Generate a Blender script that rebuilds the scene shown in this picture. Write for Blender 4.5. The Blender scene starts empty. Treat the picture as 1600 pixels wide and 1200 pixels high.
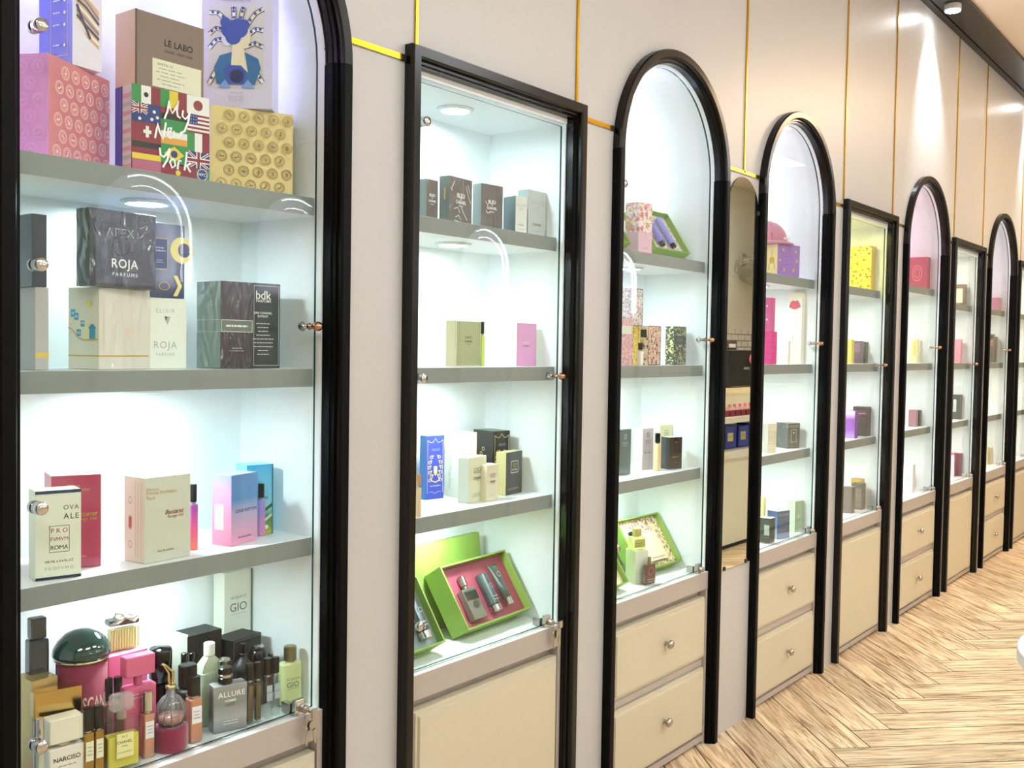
import bpy, bmesh, math, random
from mathutils import Vector, Matrix
random.seed(7)
S = bpy.context.scene
COL = S.collection
R = math.radians

# ------------------------------------------------------------------ camera
cam_d = bpy.data.cameras.new('camera'); cam = bpy.data.objects.new('camera', cam_d); COL.objects.link(cam)
cam_d.sensor_width = 36.0; cam_d.lens = 36.0*1580/1600; cam_d.clip_start = .02; cam_d.clip_end = 60
right = Vector((0.61464475, -0.78864202, 0.01598748))
up = Vector((0.01871634, 0.03484328, 0.99921752))
back = Vector((-0.78858198, -0.61386457, 0.03617673))
m = Matrix((right, up, back)).transposed().to_4x4(); m.translation = Vector((0, -1.393, 1.2))
cam.matrix_world = m
S.camera = cam
# ------------------------------------------------------------------ world, exposure
w = bpy.data.worlds.new('world'); S.world = w; w.use_nodes = True
w.node_tree.nodes['Background'].inputs[0].default_value = (.9, .88, .85, 1)
w.node_tree.nodes['Background'].inputs[1].default_value = .25
S.view_settings.view_transform = 'Standard'; S.view_settings.look = 'None'
S.view_settings.gamma = 1; S.view_settings.use_curve_mapping = False
S.view_settings.exposure = 0.2
S.cycles.max_bounces = 12; S.cycles.transparent_max_bounces = 24; S.cycles.glossy_bounces = 6
S.cycles.transmission_bounces = 8; S.cycles.diffuse_bounces = 8
S.cycles.use_denoising = True; S.cycles.sample_clamp_indirect = 6
S.cycles.caustics_reflective = False; S.cycles.caustics_refractive = False
ROOM_X0, ROOM_X1, ROOM_Y, CEIL = -1.6, 11.0, -3.0, 2.80
LIGHT_PANEL = 15.5     # radiance of the added neutral ceiling panels
WARM_PANEL = 24.0     # radiance of the warm ceiling panel
PUCK = 165.0           # radiance of the cabinet downlights
SPOT = 70.0

# ------------------------------------------------------------------ materials
def srgb(h):
    if isinstance(h, str):
        h = h.lstrip('#'); c = [int(h[i:i+2], 16)/255 for i in (0, 2, 4)]
    else: c = h
    return tuple((x/12.92 if x <= .04045 else ((x+.055)/1.055)**2.4) for x in c)+(1,)
MATS = {}
def nt(name):
    m = bpy.data.materials.new(name); m.use_nodes = True; MATS[name] = m
    t = m.node_tree; return m, t, t.nodes['Principled BSDF']
def mat(name, col=None, rough=.5, metal=0, coat=0, bump=0, bscale=60, spec=.5, sheen=0):
    if name in MATS: return MATS[name]
    m, t, p = nt(name)
    p.inputs['Base Color'].default_value = srgb(col)
    p.inputs['Roughness'].default_value = rough; p.inputs['Metallic'].default_value = metal
    p.inputs['Coat Weight'].default_value = coat; p.inputs['Coat Roughness'].default_value = .06
    p.inputs['Specular IOR Level'].default_value = spec
    p.inputs['Sheen Weight'].default_value = sheen
    tc = t.nodes.new('ShaderNodeTexCoord'); nz = t.nodes.new('ShaderNodeTexNoise')
    nz.inputs['Scale'].default_value = bscale; nz.inputs['Detail'].default_value = 4
    t.links.new(tc.outputs['Object'], nz.inputs['Vector'])
    if bump:
        b = t.nodes.new('ShaderNodeBump'); b.inputs['Strength'].default_value = min(bump, 1); b.inputs['Distance'].default_value = .004
        src = nz
        if coat:   # creased wrap: long soft folds
            src = t.nodes.new('ShaderNodeTexNoise'); src.inputs['Scale'].default_value = bscale*.55; src.inputs['Detail'].default_value = .6
            src.inputs['Distortion'].default_value = 2.5; b.inputs['Distance'].default_value = .03
            mp = t.nodes.new('ShaderNodeMapping'); mp.inputs['Scale'].default_value = (1.6, 1, .55); mp.inputs['Rotation'].default_value = (0, .5, 0)
            t.links.new(tc.outputs['Object'], mp.inputs[0]); t.links.new(mp.outputs[0], src.inputs['Vector'])
        t.links.new(src.outputs['Fac'], b.inputs['Height'])
        t.links.new(b.outputs['Normal'], p.inputs['Coat Normal' if coat else 'Normal'])
    # faint variation of tone
    mx = t.nodes.new('ShaderNodeMix'); mx.data_type = 'RGBA'; mx.blend_type = 'MULTIPLY'; mx.inputs[0].default_value = .06
    mx.inputs[6].default_value = srgb(col)
    t.links.new(nz.outputs['Fac'], mx.inputs[7]); t.links.new(mx.outputs[2], p.inputs['Base Color'])
    return m
def emis(name, col, strength):
    if name in MATS: return MATS[name]
    m, t, p = nt(name); t.nodes.remove(p)
    e = t.nodes.new('ShaderNodeEmission'); e.inputs[0].default_value = tuple(col)+(1,) if len(col) == 3 else col
    e.inputs[1].default_value = strength
    t.links.new(e.outputs[0], t.nodes['Material Output'].inputs[0]); return m
def pane(name, tint=(1, 1, 1), rough=0.0, ior=1.5, diff=0.0, dcol=None):
    """thin clear sheet: passes light, reflects by Fresnel"""
    if name in MATS: return MATS[name]
    m, t, p = nt(name); t.nodes.remove(p)
    tr = t.nodes.new('ShaderNodeBsdfTransparent'); tr.inputs[0].default_value = tuple(tint)+(1,)
    gl = t.nodes.new('ShaderNodeBsdfGlossy'); gl.inputs['Roughness'].default_value = rough
    fr = t.nodes.new('ShaderNodeFresnel'); ge = t.nodes.new('ShaderNodeNewGeometry'); mr = t.nodes.new('ShaderNodeMapRange')
    mr.inputs[3].default_value = ior; mr.inputs[4].default_value = 1/ior
    t.links.new(ge.outputs['Backfacing'], mr.inputs[0]); t.links.new(mr.outputs[0], fr.inputs[0])
    mx = t.nodes.new('ShaderNodeMixShader')
    t.links.new(fr.outputs[0], mx.inputs[0])
    src = tr
    if diff:
        d = t.nodes.new('ShaderNodeBsdfDiffuse'); d.inputs[0].default_value = (dcol or tuple(tint)+(1,))
        tl = t.nodes.new('ShaderNodeBsdfTranslucent'); tl.inputs[0].default_value = (dcol or tuple(tint)+(1,))
        a = t.nodes.new('ShaderNodeMixShader'); a.inputs[0].default_value = .5
        t.links.new(d.outputs[0], a.inputs[1]); t.links.new(tl.outputs[0], a.inputs[2])
        b = t.nodes.new('ShaderNodeMixShader'); b.inputs[0].default_value = diff
        t.links.new(tr.outputs[0], b.inputs[1]); t.links.new(a.outputs[0], b.inputs[2]); src = b
    t.links.new(src.outputs[0], mx.inputs[1]); t.links.new(gl.outputs[0], mx.inputs[2])
    t.links.new(mx.outputs[0], t.nodes['Material Output'].inputs[0]); return m
def pattern(name, base, cols, scale=60, rough=.4, kind='voronoi', coat=0, thr=(.45, .5)):
    """printed floral / mottled pattern on the board of a box"""
    if name in MATS: return MATS[name]
    m, t, p = nt(name); N = t.nodes.new; Lk = t.links.new
    tc = N('ShaderNodeTexCoord'); last = None
    p.inputs['Roughness'].default_value = rough; p.inputs['Coat Weight'].default_value = coat
    cur = None
    for i, c in enumerate(cols):
        mp = N('ShaderNodeMapping'); mp.inputs['Location'].default_value = (i*3.7, i*1.9, i*5.1)
        Lk(tc.outputs['Object'], mp.inputs[0])
        if kind == 'voronoi' and i % 2 == 0:
            v = N('ShaderNodeTexVoronoi'); v.inputs['Scale'].default_value = scale*(1+.35*i); v.inputs['Randomness'].default_value = 1
            nz = N('ShaderNodeTexNoise'); nz.inputs['Scale'].default_value = scale*2
            ad = N('ShaderNodeMix'); ad.data_type = 'VECTOR'; ad.inputs[0].default_value = .015
            Lk(mp.outputs[0], nz.inputs['Vector']); Lk(mp.outputs[0], ad.inputs[4]); Lk(nz.outputs['Color'], ad.inputs[5])
            Lk(ad.outputs[1], v.inputs['Vector']); o = v.outputs['Distance']; a, b = thr[0]-.12, thr[1]-.12; inv = True
        else:
            v = N('ShaderNodeTexNoise'); v.inputs['Scale'].default_value = scale*(1+.3*i); v.inputs['Detail'].default_value = 3
            v.inputs['Distortion'].default_value = 1.5
            Lk(mp.outputs[0], v.inputs['Vector']); o = v.outputs['Fac']; a, b = .54, .57; inv = False
        rp = N('ShaderNodeMapRange'); rp.inputs[1].default_value = a; rp.inputs[2].default_value = b
        rp.inputs[3].default_value = 1 if inv else 0; rp.inputs[4].default_value = 0 if inv else 1
        Lk(o, rp.inputs[0])
        mx = N('ShaderNodeMix'); mx.data_type = 'RGBA'; Lk(rp.outputs[0], mx.inputs[0])
        if cur is None: mx.inputs[6].default_value = srgb(base)
        else: Lk(cur, mx.inputs[6])
        mx.inputs[7].default_value = srgb(c); cur = mx.outputs[2]
    Lk(cur, p.inputs['Base Color']); return m
def grad(name, stops, axis=2, h=.13, rough=.35, coat=.6):
    """printed colour bands blending up the box"""
    if name in MATS: return MATS[name]
    m, t, p = nt(name); N = t.nodes.new; Lk = t.links.new
    tc = N('ShaderNodeTexCoord'); sp = N('ShaderNodeSeparateXYZ'); mr = N('ShaderNodeMapRange'); cr = N('ShaderNodeValToRGB')
    mr.inputs[2].default_value = h
    Lk(tc.outputs['Object'], sp.inputs[0]); Lk(sp.outputs[axis], mr.inputs[0]); Lk(mr.outputs[0], cr.inputs[0])
    e = cr.color_ramp.elements; e[0].position, e[0].color = stops[0][0], srgb(stops[0][1]); e[1].position, e[1].color = stops[-1][0], srgb(stops[-1][1])
    for q, c in stops[1:-1]:
        n_ = e.new(q); n_.color = srgb(c)
    Lk(cr.outputs[0], p.inputs['Base Color']); p.inputs['Roughness'].default_value = rough; p.inputs['Coat Weight'].default_value = coat
    p.inputs['Coat Roughness'].default_value = .06
    return m

# ------------------------------------------------------------------ mesh builder
class MB:
    def __init__(s): s.v = []; s.f = []; s.mi = []; s.mats = []; s.sm = []; s.M = None
    def slot(s, m):
        if m not in s.mats: s.mats.append(m)
        return s.mats.index(m)
    def add(s, vs, fs, m, smooth=False):
        o = len(s.v)
        for v in vs:
            v = Vector(v)
            s.v.append(tuple(s.M @ v) if s.M else tuple(v))
        k = [s.slot(x) for x in m] if isinstance(m, (list, tuple)) else [s.slot(m)]*len(fs)
        for f, i in zip(fs, k): s.f.append([o+j for j in f]); s.mi.append(i); s.sm.append(smooth)
    def box(s, x0, y0, z0, x1, y1, z1, m, front=None, left=None, top=None):
        v = [(x0,y0,z0),(x1,y0,z0),(x1,y1,z0),(x0,y1,z0),(x0,y0,z1),(x1,y0,z1),(x1,y1,z1),(x0,y1,z1)]
        f = [(0,1,5,4),(3,0,4,7),(4,5,6,7),(1,2,6,5),(2,3,7,6),(0,3,2,1)]
        s.add(v, f, [front or m, left or m, top or m, m, m, m])
    def prism(s, poly, y0, y1, m, edge=None):
        """polygon in x,z extruded in y"""
        n = len(poly); v = [(x, y0, z) for x, z in poly]+[(x, y1, z) for x, z in poly]
        f = [list(range(n)), list(range(2*n-1, n-1, -1))]+[(i, i+n, (i+1) % n+n, (i+1) % n) for i in range(n)]
        s.add(v, f, [m, m]+[edge or m]*n)
    def zprism(s, poly, z0, z1, m):
        n = len(poly); v = [(x, y, z0) for x, y in poly]+[(x, y, z1) for x, y in poly]
        f = [list(range(n-1, -1, -1)), list(range(n, 2*n))]+[(i, (i+1) % n, (i+1) % n+n, i+n) for i in range(n)]
        s.add(v, f, m)
    def lathe(s, prof, m, c=(0, 0, 0), seg=24, axis='z', sx=1, sy=1, smooth=True):
        vs = []; fs = []; n = len(prof)
        for i in range(seg):
            a = 2*math.pi*i/seg; ca, sa = math.cos(a)*sx, math.sin(a)*sy
            for r, z in prof:
                if axis == 'z': vs.append((c[0]+r*ca, c[1]+r*sa, c[2]+z))
                elif axis == 'y': vs.append((c[0]+r*ca, c[1]+z, c[2]+r*sa))
                else: vs.append((c[0]+z, c[1]+r*ca, c[2]+r*sa))
        for i in range(seg):
            j = (i+1) % seg
            for k in range(n-1): fs.append((i*n+k, j*n+k, j*n+k+1, i*n+k+1))
        if prof[0][0] > 1e-6: fs.append([i*n for i in range(seg)][::-1])
        if prof[-1][0] > 1e-6: fs.append([i*n+n-1 for i in range(seg)])
        s.add(vs, fs, m, smooth)
    def cyl(s, c, r, h, m, seg=20, axis='z', b=0, sx=1, sy=1):
        b = b or min(r, h)*.12
        s.lathe([(0, 0), (r-b, 0), (r, b), (r, h-b), (r-b, h), (0, h)], m, c, seg, axis, sx, sy, smooth=False)
    def tube(s, pts, r, m, seg=10, closed=False):
        pts = [Vector(p) for p in pts]; n = len(pts); vs = []; fs = []
        ref = Vector((0, 0, 1))
        for i, p in enumerate(pts):
            a = pts[(i+1) % n] if (closed or i < n-1) else p; b = pts[i-1] if (closed or i > 0) else p
            d = (a-b).normalized(); u = d.cross(ref)
            if u.length < .2: u = d.cross(Vector((1, 0, 0)))
            u.normalize(); w_ = d.cross(u)
            rr = r[i] if isinstance(r, (list, tuple)) else r
            for k in range(seg):
                t = 2*math.pi*k/seg; vs.append(p+u*math.cos(t)*rr+w_*math.sin(t)*rr)
        for i in range(n if closed else n-1):
            for k in range(seg):
                fs.append((i*seg+k, i*seg+(k+1) % seg, ((i+1) % n)*seg+(k+1) % seg, ((i+1) % n)*seg+k))
        if not closed: fs.append(list(range(seg))[::-1]); fs.append([(n-1)*seg+k for k in range(seg)])
        s.add(vs, fs, m, True)
    def rings(s, rr, m, smooth=False, cap=True):
        """loft through vertex rings of equal length"""
        n = len(rr[0]); vs = [p for r_ in rr for p in r_]; fs = []
        for i in range(len(rr)-1):
            for k in range(n): fs.append((i*n+k, i*n+(k+1) % n, (i+1)*n+(k+1) % n, (i+1)*n+k))
        if cap: fs.append(list(range(n))[::-1]); fs.append([(len(rr)-1)*n+k for k in range(n)])
        s.add(vs, fs, m, smooth)
    def build(s, name, parent=None, loc=None, rotz=0, bevel=0, recalc=True):
        me = bpy.data.meshes.new(name); me.from_pydata(s.v, [], s.f)
        for m in s.mats: me.materials.append(m)
        for p, i, sm in zip(me.polygons, s.mi, s.sm): p.material_index = i; p.use_smooth = sm
        if recalc:
            b = bmesh.new(); b.from_mesh(me); bmesh.ops.recalc_face_normals(b, faces=b.faces); b.to_mesh(me); b.free()
        o = bpy.data.objects.new(name, me); COL.objects.link(o)
        if parent: o.parent = parent
        if loc is not None: o.location = loc
        o.rotation_euler.z = rotz
        if bevel:
            md = o.modifiers.new('bevel', 'BEVEL'); md.width = bevel; md.segments = 2; md.limit_method = 'ANGLE'; md.angle_limit = R(50)
        return o
def tag(o, label=None, cat=None, group=None, kind=None):
    if label: o['label'] = label
    if cat: o['category'] = cat
    if group: o['group'] = group
    if kind: o['kind'] = kind
    return o
def empty(name, label, cat, loc=(0, 0, 0), rotz=0, group=None):
    o = bpy.data.objects.new(name, None); COL.objects.link(o); o.location = loc; o.rotation_euler.z = rotz
    o.empty_display_size = .05
    return tag(o, label, cat, group)
def copy_tree(o, parent=None):
    c = o.copy(); COL.objects.link(c); c.parent = parent
    for ch in list(o.children): copy_tree(ch, c)
    return c
def plab(o, label): o['label'] = label; return o

# text, turned into flat mesh letters
TX = {}
def text_geo(st, shear=0, weight=0, spacing=1.0):
    k = (st, shear, weight, spacing)
    if k in TX: return TX[k]
    c = bpy.data.curves.new('t', 'FONT'); c.body = st; c.size = 1; c.align_x = 'CENTER'; c.align_y = 'CENTER'
    c.shear = shear; c.offset = weight; c.resolution_u = 3; c.space_character = spacing; c.fill_mode = 'BOTH'
    o = bpy.data.objects.new('t', c); COL.objects.link(o); bpy.context.view_layer.update()
    me = bpy.data.meshes.new_from_object(o.evaluated_get(bpy.context.evaluated_depsgraph_get()))
    vs = [(v.co.x, v.co.y) for v in me.vertices]; fs = [tuple(p.vertices) for p in me.polygons]
    bpy.data.objects.remove(o); bpy.data.curves.remove(c); bpy.data.meshes.remove(me)
    xs = [v[0] for v in vs] or [0, 1]; ys = [v[1] for v in vs] or [0, 1]
    cx, cy = (min(xs)+max(xs))/2, (min(ys)+max(ys))/2; W = max(max(xs)-min(xs), 1e-4); H = max(max(ys)-min(ys), 1e-4)
    TX[k] = ([(x-cx, y-cy) for x, y in vs], fs, W, H); return TX[k]
def arcpts(cx, cy, r, a0, a1, n=16, sx=1): return [(cx+r*sx*math.cos(R(a0+(a1-a0)*i/n)), cy+r*math.sin(R(a0+(a1-a0)*i/n))) for i in range(n+1)]
class Deco:
    """flat print on one face of a body; face map takes (u, v, lift) in metres to local space"""
    def __init__(s, fm, w, h): s.fm = fm; s.w = w; s.h = h; s.mb = MB(); s.k = 0; s.txt = False
    def poly(s, pts, m, unit=True):
        s.k += 1; e = .00025+.00004*s.k
        s.mb.add([s.fm(u*s.w, v*s.h, e) if unit else s.fm(u, v, e) for u, v in pts], [list(range(len(pts)))], m)
    def rect(s, u0, v0, u1, v1, m): s.poly([(u0, v0), (u1, v0), (u1, v1), (u0, v1)], m)
    def frame(s, u0, v0, u1, v1, m, t=.0008):
        a, b = t/s.w, t/s.h
        s.rect(u0, v0, u1, v0+b, m); s.rect(u0, v1-b, u1, v1, m); s.rect(u0, v0, u0+a, v1, m); s.rect(u1-a, v0, u1, v1, m)
    def disc(s, cu, cv, r, m, n=20, sx=1):
        s.poly([(cu*s.w+r*sx*math.cos(2*math.pi*i/n), cv*s.h+r*math.sin(2*math.pi*i/n)) for i in range(n)], m, False)
    def ring(s, cu, cv, r, t, m, n=24, sx=1, a0=0, a1=360):
        s.k += 1; e = .00025+.00004*s.k; vs = []; fs = []
        full = abs(a1-a0) >= 360
        for i in range(n+1):
            a = R(a0+(a1-a0)*i/n)
            for q in (r, r-t): vs.append(s.fm(cu*s.w+q*sx*math.cos(a), cv*s.h+q*math.sin(a), e))
        for i in range(n): fs.append((2*i, 2*i+1, 2*i+3, 2*i+2))
        s.mb.add(vs, fs, m)
    def stroke(s, pts, t, m, unit=True):
        """ribbon along a polyline, t wide in metres"""
        P = [Vector((u*s.w, v*s.h)) if unit else Vector((u, v)) for u, v in pts]
        s.k += 1; e = .00025+.00004*s.k; vs = []; fs = []
        for i, p in enumerate(P):
            d = (P[min(i+1, len(P)-1)]-P[max(i-1, 0)]); d = d.normalized() if d.length else Vector((1, 0)); n = Vector((-d.y, d.x))*t/2
            vs += [s.fm(*(p+n), e), s.fm(*(p-n), e)]
        for i in range(len(P)-1): fs.append((2*i, 2*i+1, 2*i+3, 2*i+2))
        s.mb.add(vs, fs, m)
    def text(s, st, cu, cv, wf, m, hf=None, shear=0, weight=0, spacing=1.0, rot=0):
        vs, fs, W, H = text_geo(st, shear, weight, spacing); k = wf*s.w/W
        ky = hf*s.h/H if hf else k
        s.k += 1; e = .00025+.00004*s.k; s.txt = True
        ca, sa = math.cos(R(rot)), math.sin(R(rot))
        s.mb.add([s.fm(cu*s.w+(x*k*ca-y*ky*sa), cv*s.h+(x*k*sa+y*ky*ca), e) for x, y in vs], fs, m)
    def lines(s, cu, v0, widths, dv, m, t=.0009):
        # print too small to read: broken thin lines
        for k, wd in enumerate(widths):
            v = v0-dv*k; a = cu-wd/2
            while a < cu+wd/2-.01:
                b = min(a+.05+.09*random.random(), cu+wd/2); s.poly([(a, v), (b, v), (b, v+t/s.h), (a, v+t/s.h)], m); a = b+.02
    def done(s, parent, name=None):
        if s.mb.v: return s.mb.build(name or ('lettering' if s.txt else 'printed_pattern'), parent, recalc=False)
def front(w, h, x0=0, y=0): return Deco(lambda u, v, e: (x0+u, y-e, v), w, h)
def leftf(d, h, x=0): return Deco(lambda u, v, e: (x-e, d-u, v), d, h)
BX = {
 '1a_pink': (0.7607,0.07,1.467,27.9,0.1581,0.1,0.1533),
 '1a_flag': (0.897,0.075,1.467,-6.0,0.1345,0.0564,0.1394),
 '1a_gold': (1.0922,0.125,1.467,-23.9,0.1471,0.0651,0.1482),
 '1b_grey': (0.7403,0.07,1.155,0.0,0.0202,0.06,0.1216),
 '1b_town': (0.8405,0.07,1.155,12.0,0.1029,0.0671,0.1272),
 '1b_rojaw': (0.9466,0.1,1.155,0.0,0.0691,0.08,0.1172),
 '1b_blk': (1.0625,0.07,1.155,-4.0,0.0649,0.076,0.1507),
 '1b_bdk': (1.1384,0.08,1.155,-4.0,0.0575,0.06,0.1522),
 '1c_prof': (0.7391,0.0684,0.843,-14.2,0.0645,0.04,0.1329),
 '1c_red': (0.7903,0.12,0.843,-19.3,0.0728,0.07,0.1462),
 '1c_mfk': (0.9105,0.0558,0.843,3.3,0.0878,0.0542,0.138),
 '1c_lv': (1.0889,0.0724,0.843,13.6,0.0717,0.0426,0.1245),
 '1c_teal': (1.1676,0.1326,0.843,-12.0,0.0529,0.045,0.1308),
 '1f_allure': (1.0345,0.0463,0.53,-16.0,0.0596,0.0299,0.0807),
 '1f_gio': (1.1469,0.17,0.53,1.0,0.0637,0.0326,0.231),
 '2a1': (1.5868,0.08,1.467,2.3,0.038,0.05,0.0874),
 '2a2': (1.6492,0.07,1.467,5.5,0.0848,0.0276,0.102),
 '2a3': (1.7676,0.08,1.467,-6.7,0.0693,0.0276,0.1026),
 '2a4': (1.8695,0.06,1.467,-13.7,0.0346,0.0463,0.086),
 '2a5': (1.9348,0.07,1.467,-1.0,0.071,0.0313,0.1095),
 '2b1': (1.6998,0.09,1.155,0.0,0.0847,0.0305,0.1024),
 '2b2': (1.9085,0.08,1.155,0.0,0.0768,0.0291,0.1027),
 '2c1': (1.72,0.1942,0.843,-10.0,0.0528,0.0246,0.1482),
 '2c2': (1.7952,0.16,0.843,-11.0,0.0544,0.0545,0.1526),
 '2c3': (1.9122,0.15,0.843,-10.4,0.0533,0.0759,0.1513),
 '2c4': (1.7453,0.0853,0.843,9.4,0.0787,0.0289,0.1036),
 '2c5': (1.7993,0.077,0.843,5.8,0.0504,0.03,0.0832),
 '2c6': (1.9013,0.1011,0.843,7.7,0.078,0.0287,0.1035),
 '3a1': (2.4411,0.07,1.467,-4.0,0.0659,0.0458,0.1425),
 '3b1': (2.4606,0.1,1.2655,1.7,0.0649,0.0311,0.107),
 '3b3': (2.5232,0.08,1.155,0.0,0.0716,0.0275,0.1129),
 '3b4': (2.6731,0.08,1.155,0.0,0.0756,0.0281,0.115),
 '3c1': (2.4344,0.1141,0.843,-8.0,0.0512,0.04,0.129),
 '3c2': (2.587,0.1293,0.843,-13.1,0.0467,0.0366,0.1235),
 '3c3': (2.729,0.14,0.843,-5.0,0.0665,0.0308,0.1251),
 '3c4': (2.6594,0.0798,0.843,-19.4,0.0509,0.0373,0.0959),
 '4a': (3.3878,0.07,1.467,-18.0,0.1176,0.05,0.1112),
 '4c1': (3.35,0.0725,0.843,-20.0,0.0429,0.0303,0.104),
 '4c2': (3.5631,0.0863,0.843,-25.0,0.0559,0.0651,0.0926),
 '4f2': (3.4165,0.0572,0.53,-15.0,0.0689,0.0453,0.0995),
 '4f3': (3.6144,0.0643,0.53,-12.9,0.0527,0.0366,0.1159),
 '1a_blue': (0.8134,0.1,1.6205,10.0,0.0543,0.0764,0.1548),
 '1a_labo': (0.9095,0.085,1.607,0.9,0.1288,0.0561,0.1212),
 '1a_illus': (1.2092,0.12,1.616,40.0,0.0571,0.1298,0.2082),
 '1b_navy': (0.7357,0.07,1.277,0.0,0.022,0.06,0.1062),
 '1b_apex': (0.8191,0.06,1.2825,5.0,0.1192,0.0337,0.1191),
 '1b_initio': (0.9462,0.1,1.2725,0.0,0.0652,0.05,0.123),
 '3b2': (2.3132,0.06,1.155,0.0,0.0925,0.04,0.1261),
 '3b2y': (2.4788,0.1,1.155,0.0,0.0318,0.05,0.1099),
 '3fwhite': (2.4804,0.0819,0.53,-25.7,0.0438,0.05,0.0943),
 '4b1': (3.3401,0.06,1.155,0.0,0.04,0.0499,0.1146),
 '4b1u': (3.3286,0.065,1.27,0.0,0.04,0.0427,0.1169),
 '4b2': (3.6663,0.07,1.155,0.0,0.03,0.0551,0.2645),
 '4b3': (3.4801,0.06,1.155,0.0,0.02,0.0169,0.0833),
 '4f1': (3.328,0.045,0.53,0.0,0.04,0.0451,0.0866),
 '4f0': (3.3925,0.1,0.53,0.0,0.02,0.0195,0.1505),
 '5a': (4.346,0.06,1.467,0.0,0.05,0.0906,0.1883),
 '5b1': (4.1592,0.07,1.155,0.0,0.03,0.032,0.0985),
 '5b2': (4.3042,0.08,1.155,0.0,0.03,0.0383,0.0952),
 '5b3': (4.4344,0.08,1.155,0.0,0.03,0.0417,0.0916),
 '5c1': (4.1943,0.06,0.843,0.0,0.04,0.043,0.1135),
 '5c2': (4.3765,0.06,0.843,0.0,0.05,0.0607,0.1255),
 '5f1': (4.1813,0.06,0.53,0.0,0.04,0.0376,0.11),
 '5f2': (4.3311,0.06,0.53,0.0,0.04,0.0467,0.1116),
 '5f3': (4.4902,0.08,0.53,0.0,0.03,0.0479,0.1256),
 '6a': (5.1896,0.06,1.467,0.0,0.05,0.0948,0.1571),
 '6b1': (5.0957,0.08,1.155,0.0,0.03,0.0333,0.1192),
 '6b2': (5.2807,0.09,1.155,0.0,0.03,0.0372,0.1095),
 '6c1': (5.1185,0.08,0.843,0.0,0.03,0.0365,0.0816),
 '6c2': (5.2139,0.08,0.843,0.0,0.03,0.0246,0.0778),
 '6f1': (5.0203,0.06,0.53,0.0,0.04,0.045,0.1348),
 '6f2': (5.3869,0.1,0.53,0.0,0.04,0.0571,0.0647),
 '7a': (5.8669,0.06,1.467,0.0,0.04,0.0495,0.1157),
 '7b': (5.8544,0.07,1.155,0.0,0.04,0.033,0.1285),
 '7c': (5.906,0.07,0.843,0.0,0.04,0.04,0.1359),
 '7f1': (6.0015,0.08,0.53,0.0,0.03,0.027,0.1315),
 '7f2': (6.0575,0.06,0.53,0.0,0.03,0.0305,0.1254),
 '8a': (6.8376,0.06,1.467,0.0,0.05,0.0661,0.0821),
 '8b': (6.7093,0.07,1.155,0.0,0.04,0.029,0.1695),
 '8b2': (6.896,0.07,1.155,0.0,0.03,0.0333,0.1572),
 '8f1': (6.8451,0.09,0.53,0.0,0.03,0.0296,0.1106),
 '8f2': (6.9697,0.08,0.53,0.0,0.03,0.03,0.1029),
 '1f_blk1': (1.0608,0.16,0.53,0.0,0.0738,0.05,0.1423),
 '1f_blk2': (1.1452,0.14,0.53,8.0,0.073,0.05,0.1194),
 '1f_wht': (1.0218,0.16,0.53,0.0,0.0417,0.04,0.1452),
 '1f_pinkbox': (0.8926,0.13,0.53,0.0,0.0702,0.05,0.1508),
 '1f_goldbox': (0.75,0.1,0.53,0.0,0.04,0.05,0.1533),
}
BT = {
 'spray_c_pink': (1.0309,0.1,0.843,0.0127,0.1128),
 'spray_c_lil': (1.191,0.12,0.843,0.012,0.0965),
 'navyb': (0.7781,0.14,0.53,0.016,0.2389),
 'brownb': (0.7668,0.06,0.53,0.0692,0.1412),
 'scandal': (0.8403,0.12,0.53,0.0823,0.2135),
 'chloe': (0.9412,0.16,0.53,0.0772,0.2232),
 'pinkb': (0.9108,0.075,0.53,0.0541,0.163),
 'blktall': (0.9879,0.13,0.53,0.0385,0.1474),
 'pair1': (0.8681,0.09,0.53,0.0143,0.1317),
 'pair2': (0.8848,0.09,0.53,0.0145,0.1296),
 'gold1': (0.7972,0.025,0.53,0.0149,0.1149),
 'gold2': (0.8165,0.03,0.53,0.0141,0.1133),
 'no5': (0.8442,0.012,0.53,0.054,0.1199),
 'rose1': (0.915,0.0541,0.53,0.0186,0.1068),
 'belle': (0.9495,0.0413,0.53,0.0534,0.1472),
 'dark2': (1.0111,0.085,0.53,0.0459,0.1234),
 'capsb1': (1.0279,0.12,0.53,0.0123,0.1291),
 'capsb2': (1.0434,0.12,0.53,0.0124,0.1266),
 'ckone': (1.0648,0.1,0.53,0.0462,0.145),
 'rose2': (1.0004,0.0519,0.53,0.0226,0.1101),
 'silver': (1.0877,0.09,0.53,0.0272,0.1121),
 'amb1': (1.1071,0.0421,0.53,0.0146,0.1083),
 'amb2': (1.1238,0.0413,0.53,0.0136,0.1068),
 'clr1': (1.1468,0.0428,0.53,0.0149,0.1079),
 'clr2': (1.1661,0.0445,0.53,0.0139,0.1054),
 'blkneck': (1.1367,0.1,0.53,0.0395,0.1256),
 'blkround': (1.1866,0.12,0.53,0.0359,0.1069),
 'blkround2': (1.2374,0.15,0.53,0.0173,0.0747),
 'gio': (1.2014,0.04,0.53,0.0434,0.1111),
 'narciso': (0.7505,0.01,0.53,0.0533,0.1077),
 'silv2': (0.7214,0.02,0.53,0.012,0.1193),
 '2b_atom': (1.7909,0.09,1.155,0.0096,0.1022),
 '3b_atom': (2.4216,0.045,1.155,0.0141,0.0626),
 '3c_atom': (2.607,0.09,0.843,0.017,0.1116),
 '3f_yel': (2.4824,0.1,0.53,0.0623,0.1596),
 '3f_red': (2.4936,0.0556,0.53,0.0447,0.0794),
 '4a_cap': (3.4939,0.1,1.467,0.1273,0.2074),
 '2c_gold': (1.5203,0.03,0.843,0.0092,0.0891),
}
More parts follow.
